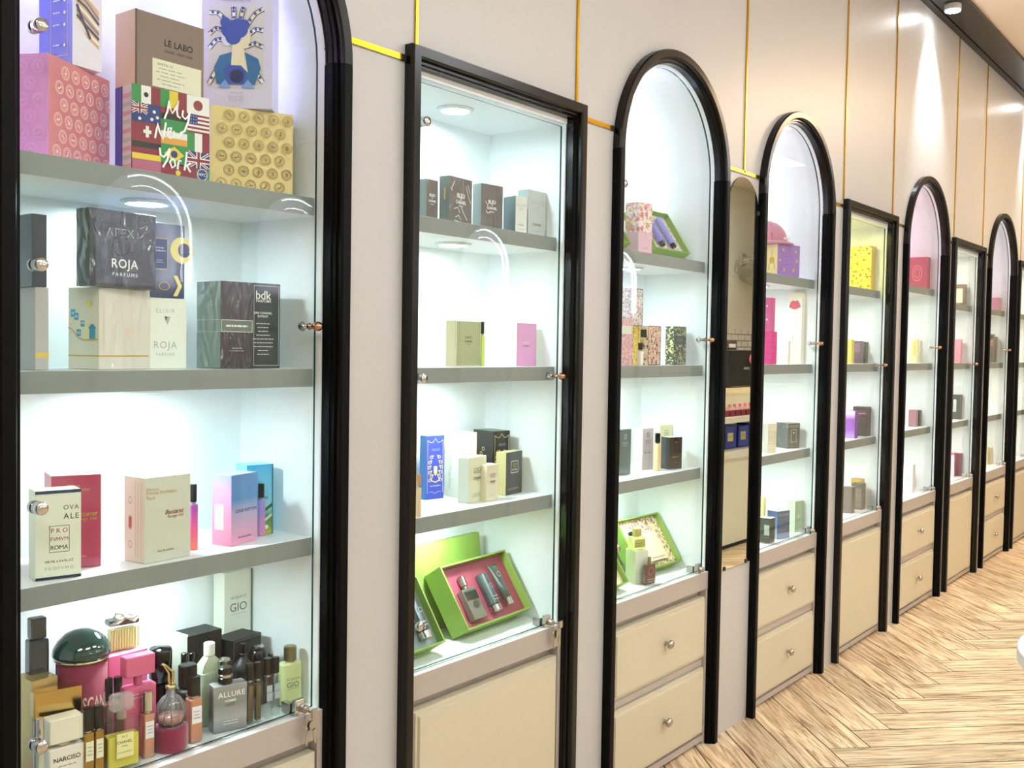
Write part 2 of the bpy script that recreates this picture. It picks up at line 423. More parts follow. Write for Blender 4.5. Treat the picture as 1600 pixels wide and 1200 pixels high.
# ------------------------------------------------------------------ common materials
wallm = mat('wall_laminate', '#bfbdbb', .36, spec=.5)
framem = mat('frame_black', '#0a0605', .22, spec=.32)
frameplain = mat('frame_black_rail', '#020202', .45, spec=.12)
whitein = mat('cabinet_white', '#f1f6f7', .3)
edgeband = mat('shelf_edge_grey', '#888e8a', .45)
apronm = mat('apron_greige', '#b0a7a0', .4)
doorm = mat('door_cream', '#cbc3ab', .42)
goldm = mat('gold_strip', '#d9a62a', .22, metal=1)
chrome = mat('chrome', '#c9c6c4', .16, metal=1)
nickel = mat('satin_nickel', '#b8b2a8', .28, metal=1)
brass = mat('rosy_brass', '#b98c72', .2, metal=1)
blackm = mat('black_satin', '#0c0c0d', .3)
dark = mat('dark_gap', '#16130f', .8)
glassm = pane('clear_glass', (.97, .985, .98), ior=1.21)
glassedge = mat('glass_edge', '#274c47', .15)
ink = mat('ink_black', '#161616', .5)
inkw = mat('ink_white', '#f2f2ee', .5)
inkg = mat('ink_gold', '#c9a654', .35, metal=.6)
inks = mat('ink_silver', '#b4b6b4', .35, metal=.4)

# ------------------------------------------------------------------ the room
ARCH_TOP, RECT_TOP = 2.02, 1.785
# x0, x1, arched, drawers
CAB = [(.645, 1.278, 1, 0), (1.434, 2.040, 0, 0), (2.190, 2.815, 1, 1), (3.065, 3.690, 1, 1), (3.825, 4.430, 0, 0),
       (4.570, 5.245, 1, 1), (5.345, 5.965, 0, 0), (6.080, 6.750, 1, 1), (6.830, 7.435, 0, 0)]
def arch_pts(xa, xb, top, n=32, a0=180, a1=0):
    r = (xb-xa)/2; return arcpts((xa+xb)/2, top-r, r, a0, a1, n)
wl = MB(); T = .012
xs = ROOM_X0
for x0, x1, ar, dr in CAB:
    wl.box(xs, 0, 0, x0+.012, T, CEIL, wallm)
    if ar:
        p = arch_pts(x0+.012, x1-.012, ARCH_TOP-.012)
        for (xa, za), (xb, zb) in zip(p[:-1], p[1:]): wl.prism([(xa, za), (xb, zb), (xb, CEIL), (xa, CEIL)], 0, T, wallm)
    else: wl.box(x0+.012, 0, RECT_TOP-.012, x1-.012, T, CEIL, wallm)
    xs = x1-.012
wl.box(xs, 0, 0, ROOM_X1, T, CEIL, wallm)
tag(wl.build('wall_left'), 'greige laminate wall holding the row of lit display cabinets', 'wall', kind='structure')
def struct(name, mb, label, cat):
    o = mb.build(name); return tag(o, label, cat, kind='structure')
b = MB(); b.box(ROOM_X0, ROOM_Y-.02, 0, ROOM_X1, ROOM_Y, CEIL, mat('wall_offwhite', '#d9d9c8', .6))
struct('wall_right', b, 'off-white wall facing the cabinets across the shop', 'wall')
b = MB(); b.box(ROOM_X1, ROOM_Y, 0, ROOM_X1+.02, .3, CEIL, mat('wall_offwhite')); struct('wall_far', b, 'off-white wall at the far end of the shop', 'wall')
b = MB(); b.box(ROOM_X0-.02, ROOM_Y, 0, ROOM_X0, .3, CEIL, mat('wall_offwhite')); struct('wall_near', b, 'off-white wall behind the viewer', 'wall')
b = MB(); b.box(ROOM_X0, ROOM_Y, CEIL, ROOM_X1, .3, CEIL+.02, mat('ceiling_peach', '#f1e2d4', .55)); struct('ceiling', b, 'peach-lit ceiling of the shop', 'ceiling')

# floor: herringbone planks
def floor():
    W, n = .134, 7; L = W*n; s2 = math.sqrt(.5); X0, Y0 = 3.27, -.402
    m, t, p = nt('herringbone_oak'); N = t.nodes.new; Lk = t.links.new
    uv = N('ShaderNodeUVMap'); uv.uv_map = 'plank'; at = N('ShaderNodeAttribute'); at.attribute_name = 'tone'
    mp = N('ShaderNodeMapping'); mp.inputs['Scale'].default_value = (2.6, 34, 1); nz = N('ShaderNodeTexNoise')
    nz.inputs['Scale'].default_value = 2.2; nz.inputs['Detail'].default_value = 7; nz.inputs['Roughness'].default_value = .62; nz.inputs['Distortion'].default_value = .9
    Lk(uv.outputs[0], mp.inputs[0]); Lk(mp.outputs[0], nz.inputs['Vector'])
    cr = N('ShaderNodeValToRGB'); e = cr.color_ramp.elements
    e[0].position, e[0].color = .32, srgb('#7c5f44'); e[1].position, e[1].color = .72, srgb('#fbeacb')
    q = e.new(.43); q.color = srgb('#c9ab86'); q = e.new(.55); q.color = srgb('#ecd6b2')
    Lk(nz.outputs['Fac'], cr.inputs[0])
    mp2 = N('ShaderNodeMapping'); mp2.inputs['Scale'].default_value = (3, 9, 1); n2 = N('ShaderNodeTexNoise'); n2.inputs['Scale'].default_value = 1.1; n2.inputs['Detail'].default_value = 3
    Lk(uv.outputs[0], mp2.inputs[0]); Lk(mp2.outputs[0], n2.inputs['Vector'])
    r2 = N('ShaderNodeMapRange'); r2.inputs[1].default_value = .35; r2.inputs[2].default_value = .65; r2.inputs[3].default_value = .78; r2.inputs[4].default_value = 1.08
    Lk(n2.outputs['Fac'], r2.inputs[0])
    r3 = N('ShaderNodeMapRange'); r3.inputs[3].default_value = .8; r3.inputs[4].default_value = 1.15; Lk(at.outputs['Fac'], r3.inputs[0])
    mm = N('ShaderNodeMath'); mm.operation = 'MULTIPLY'; Lk(r2.outputs[0], mm.inputs[0]); Lk(r3.outputs[0], mm.inputs[1])
    mx = N('ShaderNodeVectorMath'); mx.operation = 'SCALE'; Lk(cr.outputs[0], mx.inputs[0]); Lk(mm.outputs[0], mx.inputs[3])
    Lk(mx.outputs[0], p.inputs['Base Color']); p.inputs['Roughness'].default_value = .34
    bp = N('ShaderNodeBump'); bp.inputs['Strength'].default_value = .15; bp.inputs['Distance'].default_value = .001
    Lk(nz.outputs['Fac'], bp.inputs['Height']); Lk(bp.outputs[0], p.inputs['Normal'])
    vs, fs, uvs, tone = [], [], [], []
    g = .0018
    def plank(px, qy, along_p):
        a, c = (L, W) if along_p else (W, L)
        quad = [(px+g, qy+g), (px+a-g, qy+g), (px+a-g, qy+c-g), (px+g, qy+c-g)]
        wq = [(X0+(P+Q)*s2, Y0+(-P+Q)*s2) for P, Q in quad]
        if max(x for x, y in wq) < ROOM_X0 or min(x for x, y in wq) > ROOM_X1+.5 or max(y for x, y in wq) < ROOM_Y-.2 or min(y for x, y in wq) > .3: return
        k = len(vs); vs.extend((x, y, 0) for x, y in wq); fs.append((k, k+1, k+2, k+3))
        r = random.random()*50
        uq = [(0, 0), (L, 0), (L, W), (0, W)] if along_p else [(0, 0), (0, W), (L, W), (L, 0)]
        uvs.extend((u+r, v+r*.7) for u, v in uq); tone.append(random.random())
    for j in range(-9, 10):
        for k in range(-70, 90):
            plank(k*W+j*L, k*W-j*L, True); plank((k-1)*W+j*L, k*W-j*L, False)
    nb = len(vs)
    vs.extend([(ROOM_X0, ROOM_Y, -.001), (ROOM_X1, ROOM_Y, -.001), (ROOM_X1, .3, -.001), (ROOM_X0, .3, -.001)]); fs.append((nb, nb+1, nb+2, nb+3))
    uvs.extend([(0, 0)]*4); tone.append(0)
    me = bpy.data.meshes.new('floor'); me.from_pydata(vs, [], fs); me.materials.append(m); me.materials.append(mat('floor_gap', '#4a3420', .7))
    ul = me.uv_layers.new(name='plank')
    for i, l in enumerate(me.loops): ul.data[i].uv = uvs[l.vertex_index]
    a = me.attributes.new('tone', 'FLOAT', 'FACE')
    for i, v in enumerate(tone): a.data[i].value = v
    me.polygons[len(fs)-1].material_index = 1
    o = bpy.data.objects.new('floor', me); COL.objects.link(o); tag(o, 'light oak herringbone plank floor', 'floor', kind='structure')
floor()

# gold strips on the wall
def trim(n, x0, z0, x1, z1, label, cap=False):
    b = MB(); b.box(x0, -.0045, z0, x1, 0, z1, goldm, front=goldm)
    if cap: b.box(x1, -.0045, z0-.001, x1+.012, 0, z1+.001, dark)
    struct('trim_%d' % n, b, label, 'trim')
gv = [(1.463, RECT_TOP), (2.021, RECT_TOP), (2.950, 1.757), (3.822, RECT_TOP), (4.405, RECT_TOP), (5.372, RECT_TOP), (5.952, RECT_TOP), (6.905, RECT_TOP)]
for i, (x, z) in enumerate(gv): trim(i+1, x-.0035, z, x+.0035, CEIL-.02, 'narrow vertical gold strip on the wall, strip number %d from the left' % (i+1))
gh = [(1.278, 1.434), (2.04, 2.190), (2.815, 3.065), (3.690, 3.825), (4.430, 4.570), (5.245, 5.345), (5.965, 6.080), (6.750, 6.830)]
for i, (a, c) in enumerate(gh):
    trim(9+i, a, 1.752, c-.012, 1.763, 'short horizontal gold strip between two cabinet frames, gap number %d from the left' % (i+1), True)
# black lighting channel along the ceiling
b = MB(); b.box(ROOM_X0, -.165, 2.782, ROOM_X1, -.036, CEIL, mat('channel_black', '#14100f', .35)); b.box(ROOM_X0, -.032, 2.778, ROOM_X1, 0, CEIL, mat('channel_black'))
b.box(ROOM_X0, -.036, 2.79, ROOM_X1, -.032, CEIL, dark)
tag(b.build('trim_17'), 'black lighting channel where wall meets ceiling', 'trim', kind='structure')

# ------------------------------------------------------------------ lamps of the room, with added fill panels
def ceiling_panel(x, y, w_, d_, m, label, group='added ceiling light panels'):
    t = empty('ceiling_light', label, 'ceiling light', (x, y, CEIL), group=group)
    f = MB(); f.box(-w_/2-.02, -d_/2-.02, -.012, w_/2+.02, d_/2+.02, 0, mat('lamp_white', '#e8e6e2', .4)); f.build('housing', t)
    f = MB(); f.box(-w_/2, -d_/2, -.016, w_/2, d_/2, -.012, m); f.build('diffuser', t)
neutral = emis('panel_neutral', (.92, .97, 1), LIGHT_PANEL); warm = emis('panel_warm', (1, .70, .42), WARM_PANEL)
for x, y in [(-.6, -1.7), (.9, -2.2), (2.4, -2.0), (4.0, -2.2), (7.9, -2.2)]:  # unseen panels, added for the general room light
    ceiling_panel(x, y, .9, .5, neutral, 'added, unseen white light panel over the shop floor at %.1f metres along' % (x+1.6))
ceiling_panel(6.3, -1.35, 1.3, .5, warm, 'warm glowing ceiling light panel', None)
def spot(x, label, aim, col=(.86, .93, 1), pw=SPOT):
    t = empty('spotlight', label, 'spotlight', (x, -.1, 2.782), group='adjustable spotlights in the black channel')
    b = MB(); b.cyl((0, 0, -.03), .036, .03, mat('spot_white', '#d9d9d6', .3), 20); b.build('housing', t)
    b = MB(); b.lathe([(0, -.035), (.032, -.033), (.033, -.030), (0, -.030)], emis('spot_lens', (.95, .97, 1), 60), seg=20); b.build('lens', t)
    for k, (ax, ay, az) in enumerate(aim):
        ld = bpy.data.lights.new('spot_beam', 'SPOT'); ld.energy = pw; ld.color = col; ld.spot_size = R(70); ld.spot_blend = .9; ld.shadow_soft_size = .03
        lo = bpy.data.objects.new('spot_beam', ld); COL.objects.link(lo); lo.parent = t; lo.location = (0, -.01, -.06)
        lo.rotation_euler = Vector((ax, ay, az)).to_track_quat('-Z', 'Y').to_euler()
spot(4.86, 'bright spotlight in the black channel above the far cabinets, nearer of the two', [(.1, .35, -1)])
spot(6.95, 'bright spotlight in the black channel above the far cabinets, farther of the two', [(.1, .35, -1)])

# ------------------------------------------------------------------ display cabinets
PR = [(0, .012), (0, -.020), (.003, -.0245), (.021, -.0245), (.0245, -.021), (.0255, -.013), (.0305, -.013), (.0325, -.006), (.036, -.006), (.036, .014)]
TINT = [  # colour of the light at the top and below
 ((.56, .52, 1), (.79, .97, 1)), ((.74, .92, 1), (.79, .97, 1)), ((.68, .74, 1), (.79, .97, 1)), ((.80, .78, 1), (.88, 1, .985)), ((1, .92, .30), (.93, 1, .96)),
 ((1, .55, .88), (.93, 1, .98)), ((1, .96, .84), (.95, 1, .97)), ((.78, .62, 1), (1, 1, .95)), ((1, 1, .9), (1, 1, .95))]
WHO = ['arched cabinet nearest the viewer', 'square-topped cabinet with the open gift box, second in the row', 'arched cabinet left of the wall mirror, third in the row',
       'arched cabinet right of the wall mirror, fourth in the row', 'square-topped cabinet lit yellow at the top, fifth in the row', 'arched cabinet lit pink at the top, sixth in the row',
       'square-topped cabinet seventh in the row', 'arched cabinet eighth in the row, lavender at the top', 'square-topped cabinet at the right edge of the photo']
HANGS = [[1.639, 1.306, .961, .618], [1.651, 1.134, .627], [1.63, .675], [1.63, .675], [1.63, .65], [1.63, .65], [1.63, .65], [1.63, .65], [1.63, .65]]
def knob_geo(b, c, m, r=.011):
    # round knob on a stem, pointing at -y
    b.lathe([(0, .004), (r*.75, .004), (r*.55, 0), (r*.38, -.006), (r*.42, -.010), (r, -.014), (r*1.05, -.018), (r*.8, -.023), (r*.35, -.026), (0, -.0265)], m, c, 16, 'y', sx=1.15, sy=.95)
def cabinet(i, x0, x1, ar, dr):
    W = x1-x0; top = ARCH_TOP if ar else RECT_TOP; rr = W/2
    t = empty('display_cabinet', 'black framed '+WHO[i]+', lit white inside', 'display cabinet', (x0, 0, 0), group='wall display cabinets')
    zs = top-rr
    a, b_ = .036, W-.036   # opening
    # frame
    for side in (0, 1):
        fb = MB()
        def ringz(z, mit):
            out = []
            for u, y in PR:
                x = u if not side else W-u
                out.append((x, y, z-(u if mit else 0)))
            return out
        fb.rings([ringz(0, False), ringz(zs if ar else top, not ar)], frameplain if ar else framem)
        fb.build('side_rail', t)
    fb = MB()
    if ar:
        rings = []
        for k in range(41):
            an = R(180-180*k/40); rings.append([(W/2+(rr-u)*math.cos(an), y, zs+.001+(rr-u)*math.sin(an)) for u, y in PR])
        fb.rings(rings, framem, smooth=False); o = fb.build('arched_moulding', t)
    else:
        fb.rings([[(u, y, top-u) for u, y in PR], [(W-u, y, top-u) for u, y in PR]], framem); fb.build('head_rail', t)
    # carcass
    cb = MB(); yb = .25; ta = .010
    if ar:
        r_in = (b_-a)/2
        cb.box(a-ta, .012, 0, a, yb, zs, whitein); cb.box(b_, .012, 0, b_+ta, yb, zs, whitein)
        p = arcpts(W/2, zs, r_in, 180, 0, 32); q = arcpts(W/2, zs, r_in+ta, 180, 0, 32)
        for k in range(32): cb.prism([p[k], p[k+1], q[k+1], q[k]], .012, yb, whitein)
        cb.prism([(a-ta, 0)]+q+[(b_+ta, 0)], yb, yb+.01, whitein)
    else:
        zt = 1.737
        cb.box(a-ta, .012, 0, a, yb, zt, whitein); cb.box(b_, .012, 0, b_+ta, yb, zt, whitein)
        cb.box(a-ta, .012, zt, b_+ta, yb, zt+.012, whitein); cb.box(a-ta, yb, 0, b_+ta, yb+.01, zt+.012, whitein)
    cb.build('carcass', t)
    cb = MB(); cb.box(a, .003, .477, b_, yb, .53, apronm, top=whitein); cb.build('base_board', t, bevel=.0012)
    for z in (1.467, 1.155, .843):
        if i == 5 and z > 1.4: z += .05
        sb = MB(); sb.box(a, .038, z-.033, b_, yb, z, whitein, front=edgeband); s_ = sb.build('shelf', t, bevel=.0006)
    # downlights
    tu, tl = TINT[i]
    up_m = emis('light_top_%d' % i, tu, PUCK*(1.25 if not ar else 1)); lo_m = emis('light_low_%d' % i, tl, PUCK)
    spots = [(1.434+(.05 if i == 5 else 0), lo_m), (1.122, lo_m), (.81, lo_m)]
    if not ar: spots = [(1.737, up_m)]+spots
    for z, em in spots:
        db = MB(); db.lathe([(.030, 0), (.042, 0), (.042, -.003), (.038, -.006), (.031, -.006), (.030, -.003), (.030, 0)], mat('lamp_ring', '#dfe6e6', .3), (W/2, .135, z), 28)
        d = db.build('downlight', t)
        db = MB(); db.lathe([(0, -.004), (.0295, -.004), (.0295, -.001), (0, -.001)], em, (W/2, .135, z), 28); db.build('lens', d)
    if ar:
        pts = [(b_-.006, .2, 1.49+.0*k) for k in range(1)]+[(W/2+(r_in-.006)*math.cos(R(an)), .2, zs+(r_in-.006)*math.sin(R(an))) for an in range(0, 181, 6)]+[(a+.006, .2, 1.49)]
        sb = MB(); sb.tube(pts, .005, emis('strip_%d' % i, tu, PUCK*(.10 if i == 0 else .075)), 8); plab(sb.build('light_strip', t), 'glowing light strip following the arch')
    # glass door
    g = MB(); gx0, gx1 = a+.002, b_-.012
    if ar:
        rg = (gx1-gx0)/2; pp = [(gx0, .534)]+[(gx0, zs)]+arcpts((gx0+gx1)/2, zs, rg, 180, 0, 28)[1:-1]+[(gx1, zs), (gx1, .534)]
        g.prism(pp, .018, .023, glassm, edge=glassedge)
    else: g.prism([(gx0, .534), (gx0, 1.73), (gx1, 1.73), (gx1, .534)], .018, .023, glassm, edge=glassedge)
    gd = g.build('glass_door', t)
    for z in HANGS[i]:
        h = MB(); h.lathe([(0, .003), (.0085, .003), (.0098, .005), (.0098, .018), (0, .018)], chrome, (.064+.008, 0, z), 20, 'y')
        h.lathe([(0, .023), (.0095, .023), (.0095, .030), (0, .030)], chrome, (.072, 0, z), 20, 'y'); h.build('hinge_disc', gd)
    zk = 1.232 if ar else (1.133 if i == 1 else 1.15)
    k = MB(); knob_geo(k, (W-.062, .014, zk), brass, .009); k.lathe([(0, .024), (.005, .024), (.004, .032), (.009, .038), (.006, .045), (0, .046)], chrome, (W-.062, 0, zk), 14, 'y'); k.build('door_knob', gd)
    # lock
    lk = MB(); xl, zl = W-.085, .543
    lk.box(xl-.011, .008, zl-.014, xl+.011, .018, zl+.016, chrome); lk.box(xl-.013, .023, zl-.01, xl-.002, .045, zl+.008, chrome)
    lk.lathe([(0, -.006), (.006, -.006), (.0075, -.003), (.0075, .008), (0, .008)], nickel, (xl+.004, 0, zl), 16, 'y')
    lk.build('lock', gd, bevel=.001)
    # base
    bb = MB(); bb.box(a, .028, 0, b_, .04, .477, apronm)
    bb.box(a, .004, 0, a+.012, .028, .477, apronm); bb.box(b_-.012, .004, 0, b_, .028, .477, apronm); bb.box(a+.012, .004, .012, b_-.012, .028, .030, apronm)
    if dr: bb.box(a+.012, .012, .243, b_-.012, .028, .268, apronm)
    bb.build('base_frame', t)
    def front_slab(name, z0, z1, knob):
        s = MB(); s.box(a+.016, .006, z0, b_-.016, .027, z1, doorm)
        e = .008
        s.rings([[(a+.016+q, y, z0+q), (b_-.016-q, y, z0+q), (b_-.016-q, y, z1-q), (a+.016+q, y, z1-q)] for q, y in ((.002, .006), (.004, .002), (.010, .002), (.013, -.003))], doorm)
        o = s.build(name, t)
        if knob:
            kb = MB(); knob_geo(kb, (W/2+.01, -.003, z1-(z1-z0)*.46), nickel, .0125); kb.build('knob', o)
    if dr: front_slab('drawer', .270, .455, True); front_slab('drawer', .036, .240, True)
    else: front_slab('cupboard_door', .034, .455, False)
    return t
for i, (x0, x1, ar, dr) in enumerate(CAB): cabinet(i, x0, x1, ar, dr)

# keys hanging in the first two locks
def keys(x, z, label):
    t = empty('key_bunch', label, 'keys', (x, -.012, z), group='keys hanging from cabinet locks')
    r = MB(); r.tube([(.010*math.cos(R(a)), 0, -.010+.011*math.sin(R(a))) for a in range(0, 360, 24)], .0009, nickel, 6, True); r.build('ring', t)
    for k, (dx, rot) in enumerate([(-.002, 8), (.004, -10)]):
        kb = MB(); kb.M = Matrix.Translation((dx, -.002-.004*k, -.019)) @ Matrix.Rotation(R(rot), 4, 'Y')
        kb.prism(arcpts(0, -.006, .009, 20, 340, 14), 0, .0018, nickel); kb.prism([(-.0025, -.012), (.0025, -.012), (.0025, -.038), (0, -.042), (-.0025, -.038), (-.0035, -.030), (-.0025, -.028), (-.0035, -.022)], 0, .0018, nickel)
        kb.build('key', t)
    kb = MB(); kb.cyl((0, -.006, 0), .0025, .012, nickel, 10, 'y'); kb.box(-.006, -.016, -.008, .006, -.012, .008, nickel); kb.build('key_in_lock', t)
keys(1.197, .541, 'bunch of silver keys hanging from the lock of the nearest cabinet')
keys(1.959, .543, 'bunch of silver keys hanging from the lock beside the burgundy gift set')
# ------------------------------------------------------------------ products
XR = {'1': 1.242, '2': 2.004, '3': 2.779, '4': 3.654, '5': 4.394, '6': 5.209, '7': 5.929, '8': 6.714}
def P(n, *a, **k): return mat(n, *a, **k)
def product(key, label, f, l=None, o=None, group=None, deco=None, ldeco=None, name='perfume_box', cat='perfume box', tint=None, bev=.0004):
    x, y, z, th, w, d, h = BX[key]
    c = key[0]
    if key == '6a': z += .05
    if key == '1a_illus': x, y, w, d = x*.9637, .065, w*.96, d*.96
    if key == '1f_gio': x, y = x*1.0224, .205
    x = {'8f1': 6.63, '8b': 6.60, '5f2': 4.312, '7f1': 5.845}.get(key, x)
    a = R(th); ex = w*math.cos(a)+max(0, -d*math.sin(a))
    top_y = y+max(0, w*math.sin(a))+d*math.cos(a)
    if top_y > .247: y -= top_y-.247
    lim = XR[c]-.002
    if x+ex > lim: x = lim-ex
    b = MB(); b.box(0, 0, 0, w, d, h, o or f, front=f, left=l or f)
    ob = b.build(name, None, (x, y, z+.0006), a, bevel=bev)
    tag(ob, label, cat, group)
    if deco: q = front(w, h); deco(q); q.done(ob)
    if ldeco: q = leftf(d, h); ldeco(q); q.done(ob)
    return ob
G1A, G1B, G1C, G1F = 'gift boxes on the top shelf of the nearest cabinet', 'perfume boxes on the second shelf of the nearest cabinet', 'perfume boxes on the third shelf of the nearest cabinet', 'perfume bottles in the nearest cabinet'

# --- nearest cabinet, top shelf
pinkb = P('pink_board', '#d98a94', .35); pinkl = P('pink_board_light', '#e7a6cf', .35)
pinkp = P('pink_foil', '#ffe6da', .3)
def medal(q, step, r, m, rough=0, t=.0011):
    n = 0; v = step*.55; row = 0
    while v < q.h-r*.3:
        u = step*(.25 if row % 2 else .75)
        while u < q.w+r*.2:
            if u+r < q.w and u-r > 0 and v-r > 0 and v+r < q.h:
                q.ring(u/q.w, v/q.h, r, t, m); q.ring(u/q.w, v/q.h, r*.72, t*.6, m)
                for k in range(3):
                    a = random.random()*3.14; q.stroke([(u-r*.45*math.cos(a), v-r*.45*math.sin(a)), (u+r*.2*math.sin(a), v-r*.1), (u+r*.45*math.cos(a), v+r*.45*math.sin(a))], t*1.1, m, False)
            u += step
        v += step*.92; row += 1
product('1a_pink', 'pink gift box printed with pale round medallions, on the top shelf', pinkb, pinkl, pinkb, G1A, lambda q: medal(q, .0255, .0098, pinkp), lambda q: medal(q, .026, .0095, P('pink_foil2', '#f3c2e2', .3)), 'gift_box', 'gift box')
def blue_side(q):
    q.frame(.36, .10, .86, .82, inkg, .0006); q.lines(.58, .75, [.34], .1, inks, .003)
    for v in (.64, .52, .40, .2): q.disc(.78, v, .0032, inks, 4); q.lines(.54, v, [.2], .1, inks, .002)
def white_art(q):
    m1, m2, m3 = P('art_sand', '#d9b48c'), P('art_violet', '#8f86a8'), P('art_navy', '#4c4a66')
    q.poly([(.14, .78), (.9, .60), (.9, .22), (.5, .30), (.14, .46)], m1)
    for k in range(6): q.stroke([(.14, .70-.05*k), (.45, .66-.06*k), (.9, .52-.05*k)], .004, (m2, m3, inkw)[k % 3])
    q.stroke([(.14, .6), (.35, .45), (.6, .30)], .005, m3)
product('1a_blue', 'blue and white gift box standing on the pink medallion box', P('lilac_white', '#e6e0ee', .3), P('royal_blue', '#3c3f9e', .25, coat=.6), P('lilac_white'), G1A, white_art, blue_side, 'gift_box', 'gift box')
brown = P('kraft_taupe', '#8b776a', .6); tan = P('kraft_tan', '#e8c6a4', .6); paper = P('label_paper', '#e9e8cc', .7)
def labo(q):
    q.text('LE LABO', .62, .66, .42, ink, weight=.02); q.text('GRASSE - NEW YORK', .62, .55, .42, ink, weight=.01)
    q.rect(.24, .05, .96, .42, paper); q.text('SANTAL 33', .42, .36, .22, ink)
    q.lines(.5, .30, [.34, .42, .30, .40, .26], .05, ink, .0007)
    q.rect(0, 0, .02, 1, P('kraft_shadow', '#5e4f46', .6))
product('1a_labo', 'flat brown kraft box with a cream paper label, on top of the flag box', brown, tan, tan, G1A, labo, None, 'gift_box', 'gift box')
fl = {'r': '#8c2438', 'g': '#2f8f4a', 'w': '#f0efe9', 'y': '#e8cf3a', 'b': '#23357c', 'k': '#17181a', 'o': '#e2a43a'}
fl = {k: P('flag_'+k, v, .3, coat=.3) for k, v in fl.items()}
def flags(q):
    r = q.rect
    def tri(u0, v0, u1, v1, a, b, c):
        d = (u1-u0)/3
        for i, x in enumerate((a, b, c)): r(u0+i*d, v0, u0+(i+1)*d, v1, fl[x])
    def bars(u0, v0, u1, v1, *cs):
        d = (v1-v0)/len(cs)
        for i, x in enumerate(cs): r(u0, v1-(i+1)*d, u1, v1-i*d, fl[x])
    def union(u0, v0, u1, v1):
        r(u0, v0, u1, v1, fl['b']); W_, H_ = (u1-u0), (v1-v0)
        for m_, t in (('w', .0045), ('r', .002)):
            q.stroke([(u0+.03*W_, v0+.03*H_), (u1-.03*W_, v1-.03*H_)], t, fl[m_]); q.stroke([(u0+.03*W_, v1-.03*H_), (u1-.03*W_, v0+.03*H_)], t, fl[m_])
        for m_, t in (('w', .30), ('r', .17)):
            r(u0, v0+H_*(.5-t/2), u1, v0+H_*(.5+t/2), fl[m_]); r(u0+W_*(.5-t*.35), v0, u0+W_*(.5+t*.35), v1, fl[m_])
    tri(0, .80, .36, 1, 'g', 'w', 'r'); q.disc(.18, .9, .004, fl['k']); tri(.36, .80, .70, 1, 'g', 'y', 'r')
    r(.70, .78, 1, 1, fl['w']); q.disc(.85, .89, .0085, fl['r'])
    r(0, .58, .36, .80, fl['b']); union(0, .68, .2, .80); 
    for u, v in ((.1, .62), (.28, .72), (.32, .66), (.25, .63)): q.disc(u, v, .003, fl['w'], 5)
    bars(.36, .60, .70, .80, 'r', 'k', 'g'); bars(.70, .56, 1, .78, 'r', 'w', 'r', 'w', 'r', 'w', 'r', 'w', 'r'); r(.70, .66, .84, .78, fl['b'])
    for k in range(3):
        for j in range(4): q.disc(.72+.033*j, .68+.038*k, .0008, fl['w'], 5)
    r(0, .36, .36, .58, fl['r']); r(.14, .46, .24, .50, fl['w']); r(.17, .415, .21, .545, fl['w'])
    bars(.36, .38, .70, .60, 'g', 'w', 'o'); tri(.70, .34, 1, .56, 'g', 'w', 'r')
    bars(0, .16, .36, .36, 'k', 'r', 'y'); r(.36, .16, .70, .38, fl['g']); q.poly([(.40, .27), (.53, .36), (.66, .27), (.53, .18)], fl['y']); q.disc(.53, .27, .006, fl['b'])
    union(.70, .14, 1, .34); r(0, 0, .36, .16, P('flag_rose', '#b76a84', .3)); r(.36, 0, 1, .15, fl['r']); r(.82, 0, 1, .14, fl['g']); q.disc(.58, .06, .005, fl['y'], 5)
    q.disc(.90, .08, .0105, fl['b']); q.ring(.90, .08, .0095, .0012, fl['w']); q.text('NYC', .90, .08, .10, fl['w'], weight=.02)
    W_ = P('brush_white', '#ffffff', .5); t = .0034
    s = lambda *p: q.stroke(p, t, W_)
    s((.40, .66), (.44, .76), (.46, .88), (.47, .80), (.50, .74), (.54, .80), (.58, .90), (.56, .78), (.57, .72), (.61, .70))
    s((.64, .80), (.63, .73), (.67, .70), (.71, .74), (.73, .80)); s((.73, .80), (.71, .68), (.66, .56), (.60, .52))
    s((.28, .42), (.30, .52), (.31, .60), (.34, .50), (.38, .42), (.40, .52), (.42, .62)); s((.43, .49), (.48, .53), (.49, .57), (.45, .56), (.44, .49), (.47, .45), (.51, .47))
    s((.52, .54), (.53, .47), (.56, .50), (.58, .47), (.61, .50), (.63, .55))
    s((.34, .32), (.35, .24), (.39, .22), (.44, .27), (.47, .33)); s((.47, .33), (.44, .20), (.38, .10))
    s((.50, .22), (.47, .17), (.50, .11), (.54, .14), (.53, .20), (.50, .22)); s((.57, .10), (.58, .18), (.59, .21), (.62, .20)); s((.66, .10), (.68, .22), (.69, .32)); s((.74, .20), (.69, .16), (.74, .09))
product('1a_flag', 'gift box printed with many national flags and white brush lettering', P('flag_base', '#8c2438', .3), P('flag_side', '#f1e9ee', .3), P('flag_side'), G1A, flags,
        lambda q: (q.rect(0, 0, .38, 1, P('flag_side_blue', '#5b5fd0', .4)), q.rect(.38, 0, .46, 1, fl['b'])) and [q.rect(.5, .05+.1*k, .98, .1+.1*k, P(('flag_pale_a', 'flag_pale_b')[k % 2], ('#e5b6c6', '#c9dccb')[k % 2], .4)) for k in range(9)], 'gift_box', 'gift box')
gold_board = P('gold_board', '#d6c283', .4, metal=.4, bump=.15, bscale=60)
product('1a_gold', 'gold embossed gift box at the right end of the top shelf', gold_board, P('gold_side_cream', '#f2eee2', .4), gold_board, G1A, lambda q: medal(q, .0258, .0095, P('gold_emboss', '#8a7036', .4, metal=.3), t=.0011), None, 'gift_box', 'gift box')
